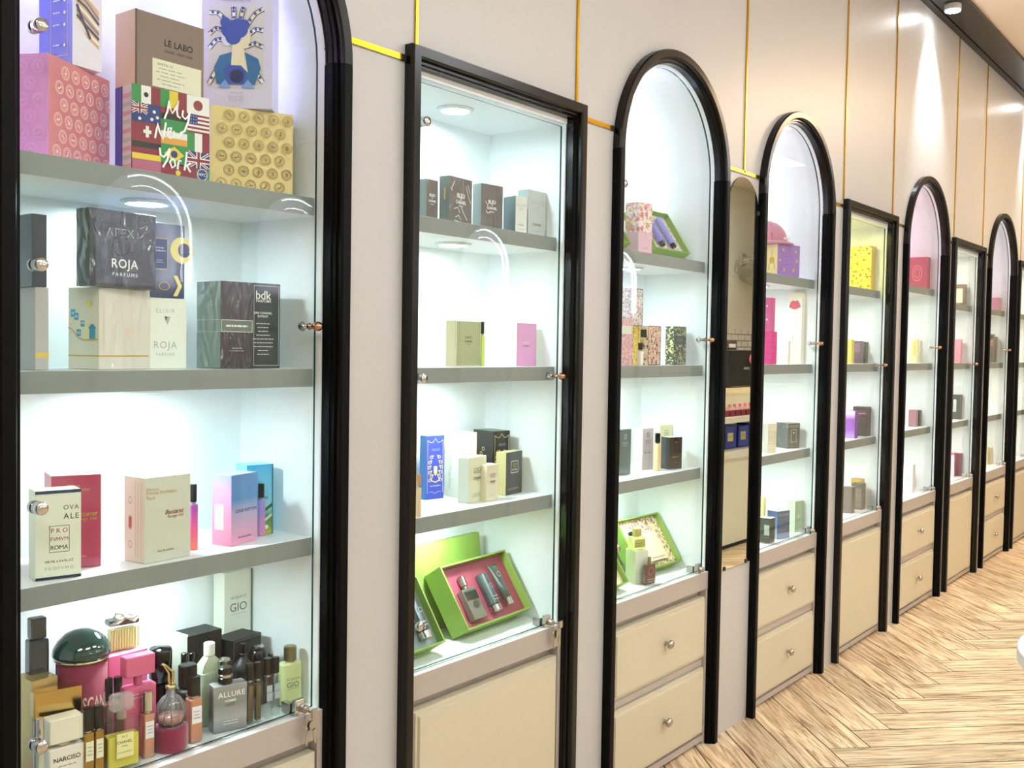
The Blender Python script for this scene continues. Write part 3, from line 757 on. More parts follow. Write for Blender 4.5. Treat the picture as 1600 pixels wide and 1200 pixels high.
def illus(q):
    n1, n2, n3, cr = P('art_blue', '#3d56a8'), P('art_navy2', '#1f2a5c'), P('art_teal', '#2f6f9e'), P('art_cream', '#e9dfb8')
    u0, v0, u1, v1 = .11, .17, .87, .85
    q.rect(u0, v0, u1, v1, P('art_bg', '#d8d4cf'))
    for k, (a, b) in enumerate([((u0, .80), (.35, .74)), ((u0, .62), (.30, .66)), ((u0, .50), (.30, .58)), ((u1, .84), (.64, .70)), ((u1, .66), (.66, .62)), ((u1, .52), (.64, .52)), ((u1, .22), (.66, .34)), ((u0, .20), (.3, .36)), ((.45, .85), (.46, .72)), ((.60, .85), (.55, .72))]):
        mid = ((a[0]+b[0])/2, (a[1]+b[1])/2+.03)
        q.stroke([a, mid, b], .0085, n2); q.stroke([a, mid, b], .0058, (inkw, cr)[k % 2])
        for t_ in (.2, .5, .8): q.disc(a[0]+(b[0]-a[0])*t_, a[1]+(b[1]-a[1])*t_+.03*math.sin(3.14*t_), .0026, n1)
    # two faces back to back with blue hair and a pale scarf
    q.poly([(.22, .20), (.18, .34), (.26, .44), (.42, .47), (.62, .47), (.80, .42), (.84, .34), (.76, .20)], n3)
    q.poly([(.36, .20), (.32, .33), (.44, .40), (.54, .40), (.64, .32), (.60, .20)], n1)
    q.poly([(.42, .36), (.44, .54), (.52, .58), (.60, .50), (.66, .30), (.56, .36)], cr)
    q.poly([(.28, .60), (.30, .70), (.36, .72), (.44, .70), (.44, .54), (.38, .52), (.32, .53), (.31, .55), (.29, .56), (.30, .58)], P('art_face', '#e4e2ee'))
    q.poly([(.70, .60), (.67, .68), (.60, .70), (.54, .68), (.54, .52), (.60, .50), (.66, .51), (.665, .54), (.69, .55), (.68, .575)], cr)
    q.disc(.41, .66, .0165, n1); q.disc(.52, .67, .0175, n1); q.disc(.45, .60, .014, n1); q.disc(.60, .70, .010, n1); q.disc(.34, .72, .009, n1)
    q.disc(.50, .27, .012, n2); q.poly([(.24, .17), (.34, .24), (.42, .17)], P('art_sky', '#7fa6dd')); q.poly([(.56, .17), (.66, .24), (.76, .17)], P('art_sky'))
    q.lines(.5, .90, [.42], .1, P('ink_lilac', '#b9b4cc'), .004); q.text('PIZZI', .5, .08, .2, P('ink_lilac')); q.lines(.5, .125, [.2], .1, P('ink_lilac'), .0014)
product('1a_illus', 'tall lilac-white box printed with two blue-haired faces, on the gold box', P('lilac_board', '#dcd8ea', .25), P('lilac_board', '#dcd8ea', .25, coat=.5), P('lilac_board'), G1A, None, illus, 'gift_box', 'gift box')

# --- second shelf
wrapblk = P('black_cellophane', '#101713', .25, coat=1, bump=1.0, bscale=26)
wrapgrn = P('greygreen_cellophane', '#8ca096', .3, coat=1, bump=1.0, bscale=30)
wrapwh = P('white_cellophane', '#d9d6c8', .35, coat=1, bump=.7, bscale=24)
cream = P('cream_board', '#ece8cc', .45)
product('1b_grey', 'grey box with a yellow band, cut off by the left frame', P('grey_board', '#b9b9b5', .5), None, None, G1B, lambda q: q.rect(0, .15, 1, .21, P('band_yellow', '#e3c75a', .4)))
product('1b_navy', 'dark navy box standing on the grey box beside the left frame', P('navy_board', '#1d2a36', .3, coat=.6), None, None, G1B)
def town(q):
    tb, ty = P('town_blue', '#3f93b4', .5), P('town_yellow', '#e8dc70', .5)
    q.rect(0, .155, 1, .17, inkg)
    for i, (u, v, s_) in enumerate([(.08, .64, .15), (.02, .54, .14), (.2, .60, .14), (.35, .47, .15), (.28, .40, .14), (.52, .46, .16), (.42, .52, .12)]):
        q.rect(u, v, u+s_, v+s_*.62, tb if i % 2 == 0 else P('town_cream', '#e9e3a8', .5)); q.rect(u+.03, v+.03, u+.055, v+.06, inkw); q.rect(u+.08, v+.03, u+.105, v+.06, inkw)
    q.rect(.70, .37, .88, .52, tb); q.poly([(.66, .50), (.79, .56), (.92, .50)], tb); q.rect(.55, .37, .70, .49, P('town_cream'))
    q.stroke([(0, .51), (.15, .48), (.35, .38), (.55, .355), (.98, .365)], .0016, inkg); q.disc(.68, .80, .005, ty)
product('1b_town', 'large white wrapped box with a blue seaside town on its side', wrapwh, P('cream_matte', '#e6e3cc', .5), cream, G1B,
        lambda q: (q.rect(0, .155, .97, .172, inkg), q.disc(.55, .45, .006, P('faint_peach', '#dcc9b8', .5)), q.rect(.08, .2, .1, .9, P('faint_line', '#cfcdbb', .5))), town)
product('1b_rojaw', 'white box with a small triangle emblem, right of the seaside town box', P('mint_white', '#e9efe2', .45), None, None, G1B,
        lambda q: (q.text('ELIXIR', .42, .82, .5, inks, spacing=1.3), q.poly([(.38, .74), (.56, .74), (.47, .62)], inks), q.poly([(.38, .74), (.48, .74), (.43, .68)], P('art_ochre', '#80602c')), q.text('ROJA', .42, .32, .62, inks, spacing=1.2), q.text('PARFUMS', .42, .2, .5, inks, spacing=1.3)))
product('1b_apex', 'black box in wrinkled cellophane stacked on the seaside town box', wrapblk, P('dark_cellophane', '#3f4a40', .2, coat=1, bump=1, bscale=30), wrapblk, G1B,
        lambda q: (q.text('APEX', .45, .72, .42, P('ink_grey', '#9aa39c', .4), spacing=1.15), q.text('APEX', .45, .72, .36, wrapblk, hf=.07, spacing=1.2, weight=-.01), q.ring(.46, .55, .016, .0012, P('ink_dim', '#2c342e')), q.text('ROJA', .52, .30, .40, inkw, spacing=1.1, weight=.01), q.text('PARFUMS', .52, .175, .38, inkw, spacing=1.5)))
navyp = P('navy_print', '#26375c', .3, coat=.5); yel = P('pale_yellow', '#eadf90', .4)
product('1b_initio', 'navy and yellow patterned box standing on the white box', navyp, None, None, G1B,
        lambda q: (q.disc(.92, .66, .022, yel), q.disc(.99, .66, .012, navyp), q.frame(.04, .38, .50, .80, inkg, .0008), q.rect(.06, .40, .48, .78, P('navy_panel', '#33487a', .3)), q.lines(.27, .66, [.26, .34], .04, inks, .0022), q.lines(.27, .5, [.16, .2], .03, inks, .0012),
                   q.poly([(.66, .31), (.78, .31), (.92, .17), (.78, .03), (.66, .03), (.80, .17)], yel), q.rect(0, .25, .12, .31, yel), q.ring(.4, .16, .007, .001, inkg, sx=1.5)))
product('1b_blk', 'dark wrapped box with an inset name panel, left of the black lettered box', P('plum_cellophane', '#3a2c31', .2, coat=1, bump=1, bscale=34), wrapgrn, wrapblk, G1B,
        lambda q: (q.rect(0, .42, 1, .56, P('panel_grey', '#6d7a70', .4)), q.frame(.02, .42, .98, .56, inkw, .0008), q.lines(.5, .48, [.66], .1, inkw, .003), q.text('OUD', .52, .75, .2, inks, rot=80), q.lines(.5, .23, [.3, .45], .03, inks, .0012)),
        lambda q: (q.frame(.02, .42, .98, .56, inkw, .0008), q.rect(.5, .46, .52, .52, inks)))
product('1b_bdk', 'black box with white serif lettering and a thin white border, rightmost on its shelf', P('board_black', '#20302b', .3, coat=.5), None, None, G1B,
        lambda q: (q.frame(.03, .03, .95, .97, inkw, .0006), q.text('bdk', .38, .86, .56, inkw, weight=.01), q.text('PARFUMS', .38, .79, .54, inkw, weight=.02, spacing=1.2), q.text('GRIS CHARNEL\nEXTRAIT', .36, .63, .68, inkw, weight=.01), q.lines(.36, .52, [.5, .4, .36, .5, .76, .7, .7, .38, .44], .045, inkw, .0011)))

# --- third shelf
def prof(q):
    q.text('OVA', .78, .80, .34, ink, spacing=1.2); q.text('ALE', .78, .70, .34, ink, spacing=1.2)
    q.frame(.30, .30, .74, .60, ink, .0006); rd = P('ink_red', '#b04a44', .5)
    q.text('P R O', .52, .545, .36, rd); q.text('FVMVM', .52, .45, .38, rd); q.text('ROMA', .52, .355, .38, ink)
    q.text('100 ML e 3.4 FL.OZ', .52, .20, .62, ink); q.text('PROFVMO', .52, .12, .62, inks, spacing=1.5)
    q.rect(0, .965, 1, 1, navyp); q.rect(0, 0, 1, .03, P('navy_dark', '#161c36', .4))
product('1c_prof', 'pale green-white box with a square red-lettered emblem, behind the chrome disc', P('mintcream', '#e4e8d4', .45), None, cream, G1C, prof)
redg = P('ruby_board', '#a83a58', .25, coat=.6)
product('1c_red', 'ruby red box with gold script behind the square-emblem box', redg, P('ruby_lace', '#d9a0a8', .4), P('pink_top', '#f0b8bd', .4), G1C,
        lambda q: (q.text('Maison\nFrancis Kurkdjian', .45, .86, .62, inkg), q.text('Baccarat', .68, .58, .5, inkg, shear=.4, weight=.01), q.text('Rouge 540', .70, .52, .4, inkg), q.text('Extrait de parfum', .5, .12, .4, inkg)))
product('1c_mfk', 'cream box with gold lettering and a red lace pattern on its side, mid shelf', P('ecru_board', '#cdd0bf', .42), P('ecru_side', '#eee4d6', .45), P('ecru_top', '#f3f3ee', .5), G1C,
        lambda q: (q.text('Maison', .17, .86, .26, inkg), q.text('Francis Kurkdjian', .36, .81, .64, inkg), q.text('Paris', .13, .76, .18, inkg), q.text('Baccarat', .64, .57, .42, P('ink_rust', '#8a4a3a'), shear=.4, weight=.015), q.text('Rouge 540', .67, .51, .34, P('ink_rust')), q.text('Eau de parfum', .45, .12, .34, ink)),
        lambda q: [q.ring(.3, v, .006, .001, P('lace_red', '#a84a50'), sx=.7) for v in (.2, .42, .46, .5, .72)]+[q.disc(.3, v, .0045, P('lace_red'), 5) for v in (.42, .5, .46)]+[q.rect(u, .05, u+.02, .95, P('lace_pale', '#e0b8a4')) for u in (.55, .68, .82)])
lvf = grad('sunset_front', [(0, '#e79ab4'), (.45, '#a7a2c6'), (.62, '#4d84bd'), (1, '#5a86c4')], coat=.8)
lvl = grad('sunset_side', [(0, '#f08fb0'), (.5, '#ee9fc4'), (.8, '#c3a4e4'), (1, '#8fa9ee')], coat=.8)
product('1c_lv', 'wrapped box fading from pink to blue, at the right of the third shelf', lvf, lvl, P('paleblue_top', '#bcd4f2', .3, coat=.8), G1C, lambda q: (q.text('LOUIS VUITTON', .56, .48, .8, P('ink_navy', '#1e2c60'), weight=.02), q.text('eau de parfum', .5, .1, .5, P('ink_navy'))), lambda q: q.rect(.15, .22, .6, .58, paper))
product('1c_teal', 'sky blue box with a green landscape print behind the pink-blue box', grad('landscape', [(0, '#c6c04a'), (.12, '#7d9a3c'), (.25, '#2f7a50'), (.36, '#8fd0c8'), (.6, '#6fc0e0'), (1, '#3aa3d4')]), P('sky_side', '#7fd0e8', .3), P('sky_side'), G1C,
        lambda q: (q.stroke([(.4, .2), (.6, .32), (.98, .42)], .006, P('hill_green', '#246044')), q.stroke([(.3, .12), (.7, .2), (.98, .28)], .005, P('hill_pale', '#cfe0b0')), q.disc(.75, .1, .004, inkw), q.text('LOUIS', .6, .52, .4, P('ink_navy')), q.rect(.955, 0, 1, 1, P('teal_edge', '#1f5a66'))))

# --- nearest cabinet floor: boxes
product('1f_gio', 'tall pale box with thin grey serif lettering standing at the back, partly behind the shelf', P('pale_ivory', '#e9eedd', .4), None, None, G1F, lambda q: (q.text('ACQUA DI', .52, .78, .56, P('ink_grey2', '#6c7070')), q.text('GIO', .52, .70, .62, P('ink_grey2', '#6c7070'), hf=.07), q.lines(.52, .64, [.6], .1, inks), q.lines(.5, .42, [.4, .5], .04, inks), q.rect(.975, 0, 1, 1, P('edge_teal', '#2e4a52'))))
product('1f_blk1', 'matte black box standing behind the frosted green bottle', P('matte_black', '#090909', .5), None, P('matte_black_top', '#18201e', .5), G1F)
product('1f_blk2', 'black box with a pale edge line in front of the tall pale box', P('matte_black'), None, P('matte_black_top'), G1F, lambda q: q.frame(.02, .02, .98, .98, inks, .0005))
product('1f_wht', 'white box with a grey letter K behind the tall black bottle', P('mint_white'), None, None, G1F, lambda q: (q.text('cK', .7, .38, .5, inks), q.text('one', .7, .3, .3, inks)))
product('1f_pinkbox', 'pink box carrying the ribbed bottle with the white bow', P('rose_board', '#e37aa8', .35), P('rose_side', '#c45a80', .35), P('rose_top', '#e993b4', .35), G1F)
product('1f_goldbox', 'pale gold box at the left behind the gold-capped bottle', P('champagne_foil', '#c9b077', .3, metal=.6), None, None, G1F)

# --- second cabinet
G2 = 'perfume boxes in the second cabinet'
taupe = P('taupe_board', '#5b534e', .4, coat=.6, bump=.3, bscale=30); tgrey = P('taupe_side', '#7d8480', .4)
def bleu(q, s=1): q.text('BLEU', .5, .62, .34*s, inkw, weight=.02); q.text('DE', .5, .55, .1*s, inkw); q.text('CHANEL', .5, .48, .46*s, inkw, weight=.02); q.text('PARIS', .5, .4, .18*s, inkw)
wr = P('wrap_glint', '#e8e4dc', .2)
product('2a1', 'small dark taupe box at the left end of the top shelf, second cabinet', taupe, tgrey, tgrey, G2, lambda q: bleu(q, 1.4))
product('2a2', 'largest dark taupe box with wrinkled wrap, second cabinet top shelf', taupe, tgrey, tgrey, G2, lambda q: (bleu(q), [q.stroke(p, .0018, wr) for p in ([(.2, .32), (.35, .36), (.45, .25)], [(.5, .38), (.62, .25), (.78, .12)], [(.25, .14), (.4, .2), (.5, .1)], [(.7, .85), (.85, .6), (.93, .5)], [(.8, .88), (.9, .7)], [(.06, .72), (.2, .9)], [(.2, .08), (.35, .06), (.6, .05)])]), lambda q: q.rect(.45, .5, .6, .75, P('orange_glint', '#d9a66a', .4)))
product('2a3', 'dark taupe box between the largest taupe box and the silver boxes', taupe, tgrey, tgrey, G2, lambda q: (bleu(q), [q.stroke(p, .002, wr) for p in ([(.2, .62), (.3, .52), (.36, .64)], [(.22, .42), (.3, .36), (.45, .40)])]))
product('2a4', 'slim white-fronted box with a dark side, fourth on the top shelf of the second cabinet', P('silver_white', '#dfe2dc', .4), P('slate_side', '#3d4a4a', .4), P('slate_side'), G2, lambda q: (q.text('ALLURE', .5, .76, .8, inks), q.text('HOMME\nSPORT', .5, .66, .4, inks), q.text('CHANEL', .48, .22, .5, ink), q.rect(.1, .1, .9, .11, inks)))
product('2a5', 'silver-grey box at the right end of the top shelf, second cabinet', P('silver_board', '#c5cbc8', .35), P('slate_light', '#8f9896', .4), None, G2, lambda q: (q.text('ALLURE', .5, .74, .76, inks, spacing=1.2), q.text('HOMME\nEDITION', .5, .6, .34, inks), q.text('CHANEL', .5, .26, .48, ink), q.text('eau de toilette', .5, .12, .5, inks)))
product('2b1', 'olive green box with a cream side on the middle shelf, second cabinet', P('olive_metal', '#adb38a', .22, metal=.35), P('cream_sand', '#dccfa8', .4), P('cream_top', '#eceac8', .4), G2, lambda q: (q.text('CHANCE', .5, .64, .3, ink), q.text('CHANEL', .5, .55, .3, ink, weight=.01), q.text('PARIS', .5, .49, .1, ink), q.frame(0, 0, 1, 1, P('cream_top'), .0016)))
product('2b2', 'pink box with a cream side on the middle shelf, second cabinet', P('orchid', '#e2a3d2', .35), P('cream_lemon', '#eeeccc', .4), P('cream_lemon'), G2, lambda q: (q.text('CHANEL', .48, .47, .3, ink), q.text('CHANCE', .48, .54, .3, inkw), q.frame(0, 0, 1, 1, P('pink_edge', '#d890c4'), .0016)))
def baroque(q, m, txt=None):
    q.stroke([(.08, .93), (.2, .90), (.35, .89), (.45, .93), (.5, .96), (.55, .93), (.65, .89), (.8, .90), (.92, .93)], .0012, m)
    for s_ in (-1, 1):
        q.stroke([(.5+s_*.42, .93), (.5+s_*.41, .5), (.5+s_*.42, .1), (.5+s_*.2, .12), (.5, .09)], .0009, m)
        for v, u in ((.66, .22), (.58, .30), (.50, .34), (.42, .30), (.36, .22), (.30, .30)):
            q.ring(.5+s_*u, v, .0042, .0014, m); q.disc(.5+s_*(u-.09), v+.02, .0024, m, 6)
            q.stroke([(.5+s_*(u-.1), v-.02), (.5+s_*u, v+.03), (.5+s_*(u+.04), v-.01)], .0012, m)
    q.poly([(.40, .52), (.60, .52), (.60, .42), (.5, .36), (.40, .42)], m); q.stroke([(.25, .30), (.5, .265), (.75, .30)], .003, m)
    if txt: q.text(txt, .5, .78, .42, inks)
    q.text('eau de parfum', .5, .21, .6, inkw)
cob = P('cobalt', '#3a4cb4', .35)
product('2c1', 'cobalt blue box with gold scroll print, left on the lower shelf of the second cabinet', cob, P('cobalt_side', '#2f6aa8', .35), P('cobalt_top', '#88a4d8', .35), G2, lambda q: baroque(q, P('pale_gold', '#e6cf9c', .35), 'GUCCI'))
ivy = P('ivory_gloss', '#f0efdd', .4)
product('2c2', 'ivory box with faint gold scroll print beside the cobalt box', ivy, None, None, G2, lambda q: baroque(q, P('faint_gold', '#dfd9a8', .4)), lambda q: [q.ring(.35+.12*(k % 2), .15+.1*k, .005, .0015, P('faint_gold')) for k in range(8)])
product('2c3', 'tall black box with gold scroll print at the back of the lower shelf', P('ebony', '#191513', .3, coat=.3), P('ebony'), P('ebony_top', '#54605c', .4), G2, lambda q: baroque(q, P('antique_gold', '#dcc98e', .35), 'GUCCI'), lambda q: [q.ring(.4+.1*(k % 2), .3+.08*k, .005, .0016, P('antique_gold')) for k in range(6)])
champ = P('champagne_white', '#dcdcbe', .35)
def coco(q, g=None): q.text('COCO', .5, .72, .46, ink, weight=.005); q.text('MADEMOISELLE', .5, .655, .46, ink); q.text('CHANEL', .5, .53, .46, ink, weight=.02); q.text('PARIS', .5, .48, .12, ink); q.text('eau de parfum\nvaporisateur spray', .45, .16, .5, inks)
product('2c4', 'pale champagne box with black lettering at the front of the lower shelf', champ, P('champ_side', '#d9dfcf', .4), P('champ_top', '#efeecb', .4), G2, coco)
product('2c5', 'smaller champagne box pressed against the larger champagne box', P('champ_small', '#e0d8bc', .35), None, P('champ_top'), G2, coco)
product('2c6', 'dark brown box with gold sides at the right of the lower shelf, second cabinet', P('espresso', '#2a1c14', .3, coat=.4), P('gold_side', '#d8cb92', .25, metal=.5), P('gold_top', '#efe8b0', .3), G2, lambda q: (q.frame(.3, .5, .74, .78, inkw, .0012), q.text('COCO', .52, .70, .28, inkg), q.text('NOIR', .52, .645, .16, inkg), q.text('CHANEL', .52, .575, .3, inkw), q.text('EAU DE PARFUM', .45, .13, .6, inks)))

# --- third cabinet
G3 = 'perfume boxes in the third cabinet'
fl1 = pattern('floral_pink_top', '#eadfe4', ['#c06a84', '#e3a3a0', '#c9b06a'], 48)
fl2 = pattern('floral_white', '#ece8e4', ['#d98a8e', '#9aa88a', '#c7a0b0'], 85)
fl3 = pattern('floral_rose', '#dcb0b8', ['#b86a9c', '#e9c9b4', '#a8788c'], 110)
fl4 = pattern('floral_black', '#d8b49a', ['#2c2628', '#e9d6c4', '#8c4a50'], 75)
fl5 = pattern('floral_yellow_black', '#4a5040', ['#e6dc7c', '#262a1c', '#efe9b0'], 75)
fl6 = pattern('floral_green_black', '#39443c', ['#8d9a8e', '#c9bd7c', '#20261f'], 75)
product('3a1', 'pink and white floral box on the top shelf between two open green boxes', fl1, pattern('floral_pink_side', '#f2e8e6', ['#d98c96', '#e0b070', '#d9b0c4'], 48), None, G3,
        lambda q: (q.rect(0, 0, 1, .42, P('blush', '#dfb4c6', .4)), q.rect(0, .415, 1, .425, inks), q.stroke([(.5, .40), (.25, .26), (.12, .28)], .0012, inks), q.stroke([(.5, .40), (.75, .26), (.88, .28)], .0012, inks), q.stroke([(.5, .4), (.38, .2)], .0012, inks), q.stroke([(.5, .4), (.62, .2)], .0012, inks), q.text('GUCCI', .5, .12, .34, P('ink_rose', '#b07c90'))), lambda q: q.rect(0, 0, .98, .42, P('blush2', '#eac6d2', .4)))
product('3b2', 'rose floral box at the left end of the second shelf, third cabinet', fl3, None, P('rose_top2', '#c8a0ac'), G3, lambda q: (q.rect(.35, .68, .92, .86, P('label_mint', '#dfe6d4')), q.rect(0, .655, 1, .66, inks)))
product('3b2y', 'yellow floral box beside the rose floral box, third cabinet', pattern('floral_yellow', '#e6c84a', ['#c9a030', '#8a7a3c', '#f0e2a0'], 90), None, None, G3)
product('3b1', 'white floral box with grey edges stacked on the yellow floral box', fl2, fl2, P('grey_lid', '#6a7078'), G3, lambda q: q.frame(0, 0, 1, 1, P('grey_edge', '#59636c'), .0022))
product('3b3', 'peach and black floral box in the middle of the second shelf, third cabinet', fl4, pattern('floral_black_side', '#efe2d0', ['#3a3034', '#d9b49a'], 60), P('grey_lid'), G3, lambda q: q.frame(0, 0, 1, 1, P('plum_edge', '#4c3c42'), .0022), lambda q: q.rect(.1, .7, .8, .9, P('label_black', '#2c2a2a')))
product('3b4', 'grey-green floral box with a yellow floral side, rightmost on its shelf in the third cabinet', fl6, fl5, P('grey_lid'), G3, lambda q: (q.frame(0, 0, 1, 1, P('green_edge', '#3c4c3e'), .0018), q.rect(.05, .54, .95, .76, P('label_slate', '#3c4844')), q.lines(.5, .68, [.5, .6, .3], .04, inks)))
def gg(q, m): q.ring(.5, .84, .008, .0016, m, sx=.8); q.ring(.5, .84, .0045, .0012, m, sx=.8); q.text('GUCCI', .5, .7, .5, m); q.text('GUILTY', .5, .64, .4, m)
product('3c1', 'dark grey-green box with a round emblem beside the frame, third cabinet', P('slate_green', '#5c6a68', .25, coat=.5), None, None, G3, lambda q: gg(q, inks))
product('3c2', 'pale mauve box with a dark round emblem on the lower shelf, third cabinet', P('mauve_grey', '#bfb4b8', .35), P('pearl', '#e9e4dc', .4), P('pearl'), G3, lambda q: (gg(q, P('ink_grey3', '#55504f')), q.text('for her', .5, .42, .6, ink), q.text('eau de parfum', .5, .12, .5, inks)))
product('3c3', 'cream box with a square emblem behind the black box, third cabinet', P('butter', '#e6e3bc', .4), P('butter_light', '#eeecce', .4), None, G3, lambda q: (q.frame(.34, .74, .66, .88, P('ink_grey3'), .001), q.text('GG', .5, .81, .2, P('ink_grey3'))))
product('3c4', 'black-brown box at the front of the lower shelf, third cabinet', P('blackbrown', '#33291f', .25, coat=.5), P('blackgreen', '#1c211f', .25, coat=.5), P('pale_lid', '#dcdcc4'), G3, lambda q: (q.text('GG', .55, .84, .2, inkg), q.text('GUILTY', .5, .38, .5, inkg), q.lines(.5, .2, [.4], .1, P('ink_copper', '#8a4a38'))))
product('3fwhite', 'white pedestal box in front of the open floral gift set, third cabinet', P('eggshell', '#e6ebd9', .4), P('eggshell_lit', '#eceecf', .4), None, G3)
bpy.context.view_layer.update()

# --- fourth cabinet
G4 = 'boxes in the fourth cabinet'
lil = P('lilac_box', '#9a6fc0', .35)
product('4a', 'purple box with gold motifs and a yellow side under the pink cap', lil, P('yellow_side', '#e8d894', .35), None, G4, lambda q: (q.frame(.34, .36, .66, .64, P('violet_ink', '#6a3f94'), .001), [q.disc(u, v, .006, inkg, 8) for u, v in ((.12, .5), (.25, .82), (.8, .8), (.85, .5), (.3, .2), (.72, .2))], [q.stroke([(u, v), (u+.06, v+.08), (u+.12, v-.04)], .0014, P('violet_ink')) for u, v in ((.1, .75), (.8, .3), (.45, .85), (.08, .25))]), lambda q: (q.disc(.5, .5, .012, inkg), q.stroke([(.2, .2), (.5, .8), (.8, .2)], .004, P('ochre', '#c89a3c'))))
mag = P('magenta_box', '#e0388c', .3); pnk = P('pink_flower', '#d9609c', .3)
product('4b1', 'hot pink box at the left of the second shelf, fourth cabinet', mag, mag, None, G4)
product('4b1u', 'pink box with white flowers stacked on the hot pink box', pnk, pnk, None, G4, None, lambda q: [q.disc(u, v, .004, inkw, 5) for u, v in ((.3, .2), (.7, .35), (.4, .55), (.7, .75), (.3, .88))])
def lips(q): q.poly([(.08, .80), (.2, .87), (.35, .895), (.5, .88), (.65, .895), (.8, .87), (.92, .80), (.7, .775), (.5, .765), (.3, .775)], P('lip_red', '#c0485a', .3)); q.rect(.49, .02, .51, .77, inks); q.rect(.36, .3, .42, .4, inks)
product('4b2', 'tall ivory box printed with red lips, fourth cabinet', ivy, P('ivory_warm', '#f3f0dc', .4), None, G4, None, lips)
product('4b3', 'slim white box with a small red mark beside the tall lips box', ivy, ivy, None, G4, None, lambda q: q.disc(.5, .72, .002, P('lip_red', '#c0485a')))
product('4c1', 'cream box with a red framed label on the lower shelf, fourth cabinet', P('cream_sun', '#ebe7c8', .4), P('cream_pale', '#f1efe2', .4), None, G4, lambda q: (q.frame(.1, .3, .9, .72, P('lip_red', '#c0485a'), .0008), q.lines(.5, .55, [.5, .6, .4], .08, P('lip_red', '#c0485a'))))
product('4c2', 'dark bronze wrapped box with a framed label, fourth cabinet lower shelf', P('bronze_wrap', '#5c5846', .3, coat=.8, bump=.5, bscale=40), P('bronze_dark', '#3c3c36', .3, coat=1, bump=1, bscale=40), None, G4, lambda q: (q.text('BVLGARI', .5, .88, .8, inks, weight=.01), q.frame(.25, .25, .7, .75, inkw, .001), q.disc(.48, .62, .003, inkw), q.lines(.48, .45, [.3, .34], .08, P('ink_copper', '#8a4a38'))))
product('4f0', 'slim yellow box beside the frame at the bottom of the fourth cabinet', yel, P('lemon', '#dfe0a0', .4), None, G4)
product('4f1', 'dark green box with a white label, bottom of the fourth cabinet', P('bottle_green', '#2a3c30', .3), P('bottle_green'), P('pale_lid'), G4, None, lambda q: (q.rect(.5, .3, .92, .72, P('label_pale', '#c9cfc4')), q.lines(.7, .2, [.4], .1, inks)))
product('4f2', 'blue box with a lavender label in the middle, bottom of the fourth cabinet', P('slate_blue', '#4a6484', .3, coat=.5), grad('blue_side', [(0, '#c6d6ea'), (.35, '#4a76b8'), (.75, '#33527c'), (1, '#9ab2cc')]), P('silverblue', '#a8bcd0'), G4, lambda q: (q.text('BVLGARI', .5, .86, .8, inks, weight=.01), q.frame(.25, .3, .75, .7, inkg, .001), q.rect(0, 0, 1, .2, P('pale_blue_band', '#8ea4cc', .3))))
product('4f3', 'pale green box with a small oval emblem, right at the bottom of the fourth cabinet', P('sage', '#a9bf9c', .35), P('sage_light', '#c3d8b4', .35), P('sage_top', '#d4e2c4', .35), G4, lambda q: (q.disc(.45, .5, .005, inkw, sx=.6), q.frame(.05, .04, .95, .96, P('sage_edge', '#8ca884'), .0008), q.rect(0, 0, 1, .08, P('sage_light'))))

# --- farther cabinets: each box with its own look
def simple(key, label, col, l=None, dec=None, coat=.3):
    m_ = P('far_'+key, col, .35, coat=coat)
    product(key, label, m_, l if l else m_, None, 'boxes in the farther cabinets', None, dec)
simple('5a', 'yellow patterned box on the top shelf of the yellow-lit cabinet', '#d9bd3c', pattern('mustard_pattern', '#dcc24c', ['#8f6f24', '#f0e08c'], 55))
simple('5b1', 'lemon yellow box at the left of the second shelf, fifth cabinet', '#e6dc6c')
simple('5b2', 'dark purple-brown box in the middle of the second shelf, fifth cabinet', '#5c4450', None, lambda q: q.rect(.1, .5, .9, .9, P('dusky', '#7c6470')))
simple('5b3', 'grey-green dark box at the right of the second shelf, fifth cabinet', '#55584c', None, lambda q: q.rect(.45, .3, .95, .95, P('olive_grey', '#74786a')))
simple('5c1', 'violet box on the third shelf of the fifth cabinet', '#7a3c9c', grad('violet_side', [(0, '#c8a4e0'), (.3, '#9a5cc0'), (.7, '#8a3ca8'), (1, '#e4c8f0')], h=.11))
simple('5c2', 'dark chocolate box on the third shelf of the fifth cabinet', '#2e2724', None, lambda q: (q.rect(.12, .45, .95, .92, P('choc_red', '#4c2c30')), q.rect(.12, .76, .95, .78, P('ink_lilac'))))
simple('5f1', 'grey-brown box beside the frame at the bottom of the fifth cabinet', '#6c645c')
simple('5f2', 'dark pewter box in the middle at the bottom of the fifth cabinet', '#5a544c', None, lambda q: q.rect(.2, .05, .9, .8, P('pewter', '#756c60')))
simple('5f3', 'tall gold box at the right, bottom of the fifth cabinet', '#c9a45c', P('tall_gold', '#d0ae68', .3, metal=.5, bump=.5))
simple('6a', 'red box with a pale oval motif on the top shelf of the pink-lit cabinet', '#b8344c', P('crimson', '#c4506a', .3), lambda q: (q.ring(.5, .5, .04, .006, P('coral_line', '#e49a94'), sx=.6), q.ring(.5, .5, .025, .005, P('coral_line'), sx=.5)))
simple('6b1', 'cream box with a yellow face, left on the second shelf, sixth cabinet', '#efe6b0', None, lambda q: q.rect(.5, .3, .9, .9, P('far_honey', '#d9c468')))
simple('6b2', 'ivory box at the right of the second shelf, sixth cabinet', '#ebe6d2')
simple('6c1', 'rosy brown box on the third shelf, sixth cabinet', '#9c6472')
simple('6c2', 'black-green box beside the rosy brown one, sixth cabinet', '#262e2a')
simple('6f1', 'white box with a round spiral mark at the bottom of the sixth cabinet', '#efeeee', None, lambda q: (q.ring(.5, .5, .012, .002, P('ink_grey3'), sx=.8), q.ring(.5, .5, .005, .0016, P('ink_grey3'))))
simple('6f2', 'pale pink box at the bottom of the sixth cabinet', '#f0c4d2')
